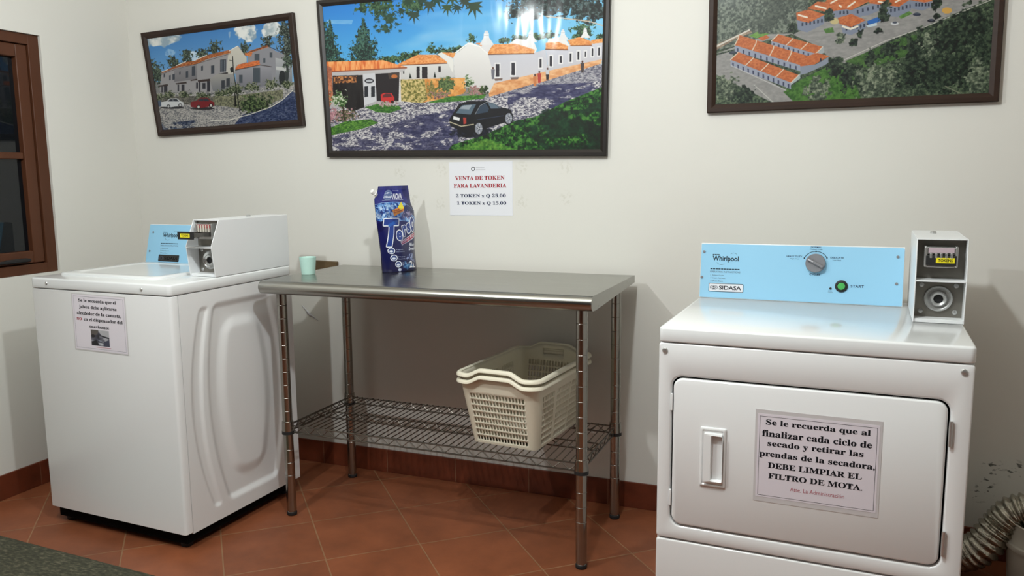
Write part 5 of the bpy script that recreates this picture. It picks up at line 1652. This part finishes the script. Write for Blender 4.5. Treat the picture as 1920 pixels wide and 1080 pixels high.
def pouch_pt(s, t, side):
    """s in -1..1, t in 0..1"""
    L_, Rr = outline(t)
    x = (L_ + Rr) / 2 + s * (Rr - L_) / 2
    prof = np.clip(1 - np.abs(s) ** 2.4, 0, 1) ** 0.75
    wob = 0.0016 * np.sin(9 * t + 4 * s) + 0.0012 * np.sin(23 * t - 7 * s) * np.clip(1.1 - t, 0, 1)
    y = side * (0.0012 + thick(t) * prof + wob * prof)
    sag = 0.004 * prof * np.clip(0.04 - t, 0, 0.04) / 0.04
    return np.c_[x, y, t * PH + 0.0008 + sag * 0]
# label, traced in crop pixels of the bag front
PWp, PHp = 300, 460
P = Paint(PWp, PHp, homography([(105, 65), (528, 65), (596, 985), (165, 1000)], [(0, 0), (1, 0), (1, 1), (0, 1)]))
P.grad([(0, 0), (700, 0), (700, 1080), (0, 1080)], (40, 44, 120), (16, 20, 58))
P.tex([(0, 60), (640, 60), (640, 330), (0, 330)], [(32, 36, 112), (52, 58, 142)], 40, 40, a=0.6)
P.ell((245, 160), 52, 54, (120, 136, 168)); P.ell((245, 160), 44, 46, (86, 104, 150))
P.text('ritual', 245, 176, 84, 24, (226, 230, 240), 0.03)
P.line([(200, 150), (240, 130), (290, 145)], 2, (210, 216, 230)); P.ell((232, 138), 12, 8, (200, 210, 226))
P.text('Tecnología', 345, 116, 84, 14, (214, 218, 232)); P.text('NOVA', 362, 175, 118, 62, (236, 238, 244), 0.02)
P.line([(190, 214), (430, 214)], 3, (190, 196, 220))
# blue flowers band
P.tex([(95, 262), (180, 240), (300, 234), (440, 248), (545, 330), (560, 480), (520, 470), (260, 420), (170, 450), (100, 400)], [(28, 52, 120), (52, 104, 184), (112, 160, 214), (176, 202, 232)], 16, 16)
for (x, y, r_, c_) in ((150, 300, 50, (96, 150, 214)), (215, 330, 55, (52, 104, 190)), (190, 390, 50, (84, 146, 214)), (250, 280, 44, (120, 168, 216)), (140, 380, 34, (176, 204, 232))):
    P.blob((x, y), r_, r_, [(22, 44, 110), c_, (196, 216, 238)], 9, 0.8)
P.poly([(270, 420), (330, 400), (500, 380), (560, 420), (560, 260), (470, 250), (400, 300), (360, 400)], (26, 26, 70), 0.8)
P.line([(95, 262), (180, 240), (300, 233), (420, 243), (500, 290), (540, 350)], 2.2, (150, 180, 220))
P.poly([(272, 318), (330, 302), (402, 232), (408, 296), (395, 330), (285, 386)], (236, 150, 50)); P.poly([(345, 285), (402, 234), (406, 300), (360, 320)], (232, 220, 60))
P.text('Suave', 320, 318, 60, 20, (150, 50, 30), 0.03, 0, -0.25); P.line([(288, 350), (392, 318)], 5, (190, 90, 40))
P.blob((430, 375), 70, 55, [(60, 56, 100), (120, 112, 150), (170, 164, 196)], 8, 0.9)
P.poly([(120, 470), (170, 430), (260, 455), (190, 500), (150, 560), (120, 520)], (20, 24, 72))
# brand lettering in slanting blue with white edge
def big(st, cx, cy, w_, h_, sh=0.28, rot=-0.20): P.text(st, cx, cy, w_, h_, (34, 62, 140), 0.045, sh, rot, 5, (236, 238, 244))
big('T', 248, 562, 152, 300, 0.24, 0.02)
P.poly([(212, 470), (300, 425), (312, 440), (296, 462), (215, 500)], (40, 96, 180), 0.8)
big('e', 318, 592, 70, 104, 0.2); big('r', 384, 545, 58, 112, 0.2); big('s', 434, 520, 54, 104, 0.2); big('o', 490, 482, 64, 150, 0.2)
P.poly([(322, 660), (530, 560), (545, 610), (500, 640), (335, 702)], (226, 226, 234)); P.poly([(328, 664), (528, 570), (538, 606), (498, 632), (340, 694)], (172, 44, 84))
P.text('Cuida tu Ropa', 430, 634, 190, 30, (240, 226, 234), 0.02, 0.2, -0.42)
P.text('Blue', 482, 700, 90, 34, (224, 228, 240), 0.02, 0.3); P.text('Sweet', 486, 745, 120, 38, (224, 228, 240), 0.02, 0.3)
for (x, y), ls in (((226, 758), ('Fragancia', 'Larga duración')), ((246, 838), ('Mejor', 'Suavidad')), ((290, 908), ('Fácil', 'Planchado'))):
    P.ell((x, y), 33, 36, (226, 230, 238)); P.ell((x, y), 26, 28, (60, 76, 130)); P.ell((x - 2, y + 6), 16, 12, (214, 220, 232))
    P.text(ls[0], x + 82, y - 10, 78, 14, (196, 204, 226)); P.text(ls[1], x + 90, y + 12, 96, 13, (196, 204, 226))
P.blob((460, 850), 70, 70, [(22, 34, 92), (100, 116, 170), (170, 180, 214)], 8, 0.9, dens=-0.1); P.blob((400, 930), 90, 46, [(20, 48, 104), (40, 96, 150), (110, 150, 190)], 8, 0.9)
P.text('2', 440, 915, 44, 76, (236, 238, 244), 0.03); P.text('L', 492, 930, 34, 52, (236, 238, 244), 0.03); P.ell((302, 972), 18, 16, (190, 198, 220))
P.tex([(0, 60), (640, 60), (640, 1060), (0, 1060)], [(14, 16, 50), (30, 34, 84)], 34, 60, thr=0.56, a=0.35)
M_POUCH = mat('printed_foil', rough=0.3, spec=0.5, attr='print')
bsdf(M_POUCH).inputs['Coat Weight'].default_value = 0.4
# the printed face is the one turned to the room (-y side of the bag)
paint_mesh('front_panel', P, lambda U, V: pouch_pt(U * 2 - 1, 1 - V, -1.0), M_POUCH, pch)
Pb = Paint(60, 90); Pb.grad([(0, 0), (1, 0), (1, 1), (0, 1)], (40, 44, 120), (16, 20, 58)); Pb.tex([(0.1, 0.3), (0.9, 0.3), (0.9, 0.9), (0.1, 0.9)], [(60, 76, 140), (150, 160, 196)], 2, 1, thr=0.5)
paint_mesh('back_panel', Pb, lambda U, V: pouch_pt(1 - U * 2, 1 - V, 1.0), M_POUCH, pch)
bm = B()
fr_ = []
for side in (-1, 1):
    S_ = np.linspace(-1, 1, 41) * (1 if side < 0 else -1)
    fr_ += [tuple(p) for p in pouch_pt(S_, np.zeros(41), side)][:-1]
bm.faces.new([bm.verts.new((p[0] * 0.99, p[1] * 0.99, 0.0014)) for p in fr_])
obj('gusset', bm, add_noise(mat('dark_blue_foil', (24, 28, 76), rough=0.35), scale=30, amount=0.2), pch, smooth=False)
sp = empty('x'); bpy.data.objects.remove(sp)
bm = B()
c0 = Vector((-0.104, 0, 0.302)); dr = Vector((-0.80, -0.05, 0.60)).normalized()
tube(bm, [c0, c0 + dr * 0.010, c0 + dr * 0.0105, c0 + dr * 0.012, c0 + dr * 0.013, c0 + dr * 0.027, c0 + dr * 0.029], [0.0075, 0.0075, 0.012, 0.012, 0.0095, 0.0090, 0.006], 20)
obj('screw_cap', bm, add_noise(mat('white_cap', (226, 224, 222), rough=0.4), scale=30, amount=0.03), pch, angle=40)

# ------------------------------------------------------------------ exhaust hose and bucket by the dryer
path = spline([(3.43, -0.10, 0.060), (3.50, -0.17, 0.072), (3.553, -0.20, 0.115), (3.600, -0.20, 0.190), (3.640, -0.205, 0.246), (3.695, -0.21, 0.262), (3.738, -0.215, 0.230), (3.752, -0.215, 0.160)], 26)
bm = B()
m_ = len(path)
rad = []
rngd = random.Random(3)
rad = [0.0505 + 0.0042 * math.sin(2 * PI * i / 6.0) + rngd.uniform(-0.0010, 0.0010) for i in range(m_)]
tube(bm, path, rad, 40)
for v_ in bm.verts:
    h = math.sin(v_.co.x * 310 + v_.co.z * 170) * math.sin(v_.co.y * 260 + v_.co.z * 90)
    v_.co += Vector((math.sin(v_.co.z * 400), math.sin(v_.co.x * 500), math.sin(v_.co.y * 450))) * 0.0009 * h
M_DUCT = mat('aluminium_foil_duct', (176, 172, 160), rough=0.26, metal=1.0)
add_noise(M_DUCT, scale=60, amount=0.2, bump=0.8, bscale=70, dist=0.004)
duct = obj('exhaust_hose', bm, M_DUCT, None, angle=75)
tag(duct, 'crinkled silver foil exhaust hose curving from behind the dryer into the bucket', 'hose')
bk_ = empty('plastic_bucket', (3.752, -0.215, 0), 0)
tag(bk_, 'grey-white plastic bucket receiving the foil hose, at the lower right corner', 'bucket')
bm = B()
lathe(bm, [(0.118, 0.0005), (0.121, 0.003), (0.131, 0.150), (0.137, 0.151), (0.139, 0.158), (0.137, 0.165), (0.131, 0.168), (0.128, 0.178), (0.123, 0.222), (0.125, 0.227), (0.122, 0.2295), (0.119, 0.227), (0.119, 0.180), (0.113, 0.006)], (0, 0, 0), 'z', 56)
obj('bucket_body', bm, M_PVC, bk_, angle=40)

# ------------------------------------------------------------------ floor mat, bottom left
bm = B()
nx, ny = 90, 60
x0, x1, ya, yb = 0.03, 1.75, -2.05, -1.085
rg = np.random.RandomState(4)
vs = [[bm.verts.new((x0 + (x1 - x0) * i / nx, ya + (yb - ya) * j / ny - 0.060 * (i / nx) , 0.0035 + (0.004 if 0 < i < nx and 0 < j < ny else 0) + 0.0012 * rg.rand())) for i in range(nx + 1)] for j in range(ny + 1)]
for j in range(ny):
    for i in range(nx):
        bm.faces.new((vs[j][i], vs[j][i + 1], vs[j + 1][i + 1], vs[j + 1][i]))
edge = vs[0] + [vs[j][nx] for j in range(1, ny + 1)] + vs[ny][nx - 1::-1] + [vs[j][0] for j in range(ny - 1, 0, -1)]
low = [bm.verts.new((v_.co.x, v_.co.y, 0.0003)) for v_ in edge]
for i in range(len(edge)):
    bm.faces.new((edge[i], low[i], low[(i + 1) % len(edge)], edge[(i + 1) % len(edge)]))
M_MAT = mat('grey_green_mat', (74, 73, 60), rough=0.9, spec=0.1)
b = bsdf(M_MAT)
geo = N(M_MAT, 'ShaderNodeNewGeometry')
n1 = N(M_MAT, 'ShaderNodeTexNoise', _Scale=90.0, _Detail=6.0)
mp = N(M_MAT, 'ShaderNodeMapping'); mp.inputs['Scale'].default_value = (0.6, 1.3, 1); mp.inputs['Rotation'].default_value = (0, 0, 0.5)
L(M_MAT, geo.outputs['Position'], mp.inputs['Vector']); L(M_MAT, mp.outputs[0], n1.inputs['Vector'])
cr = N(M_MAT, 'ShaderNodeValToRGB')
cr.color_ramp.elements[0].position = 0.40; cr.color_ramp.elements[0].color = (*lin((62, 62, 52)), 1)
cr.color_ramp.elements[1].position = 0.72; cr.color_ramp.elements[1].color = (*lin((104, 100, 84)), 1)
e_ = cr.color_ramp.elements.new(0.56); e_.color = (*lin((76, 75, 62)), 1)
L(M_MAT, n1.outputs['Fac'], cr.inputs[0]); L(M_MAT, cr.outputs[0], b.inputs['Base Color'])
bp = N(M_MAT, 'ShaderNodeBump', _Strength=0.7, _Distance=0.004)
L(M_MAT, n1.outputs['Fac'], bp.inputs['Height']); L(M_MAT, bp.outputs['Normal'], b.inputs['Normal'])
mt = obj('floor_mat', bm, M_MAT, None, smooth=False)
tag(mt, 'worn dark grey-green mat on the tiles, at the lower left corner', 'mat')

# ------------------------------------------------------------------ peeled flake on the wall beside the washer
fl = empty('peeled_flake', (0.950, 0, 0.690))
tag(fl, 'small peeled white flake on the shadowed wall under the table, beside washing machine', 'flake')
bm = B()
rg = random.Random(8)
for (a, b_, w_) in (((-0.040, 0.034), (0.048, -0.034), 0.004), ((-0.020, 0.010), (0.030, -0.020), 0.006)):
    P0, P1 = Vector((a[0], 0, a[1])), Vector((b_[0], 0, b_[1]))
    nn = 14
    top_, bot_ = [], []
    for k in range(nn + 1):
        t_ = k / nn
        p = P0.lerp(P1, t_)
        e_ = w_ * math.sin(PI * t_) * rg.uniform(0.6, 1.4)
        yy = -0.002 - 0.010 * math.sin(PI * t_)
        top_.append(bm.verts.new((p.x + e_ * 0.5, yy, p.z + e_ + 0.0004)))
        bot_.append(bm.verts.new((p.x - e_ * 0.5, yy + 0.004 * math.sin(PI * t_), p.z - e_ - 0.0004)))
    for k in range(nn):
        bm.faces.new((top_[k], bot_[k], bot_[k + 1], top_[k + 1]))
fo_ = obj('paint_skin', bm, M_PAPER_W, fl)
md = fo_.modifiers.new('thick', 'SOLIDIFY'); md.thickness = 0.0006
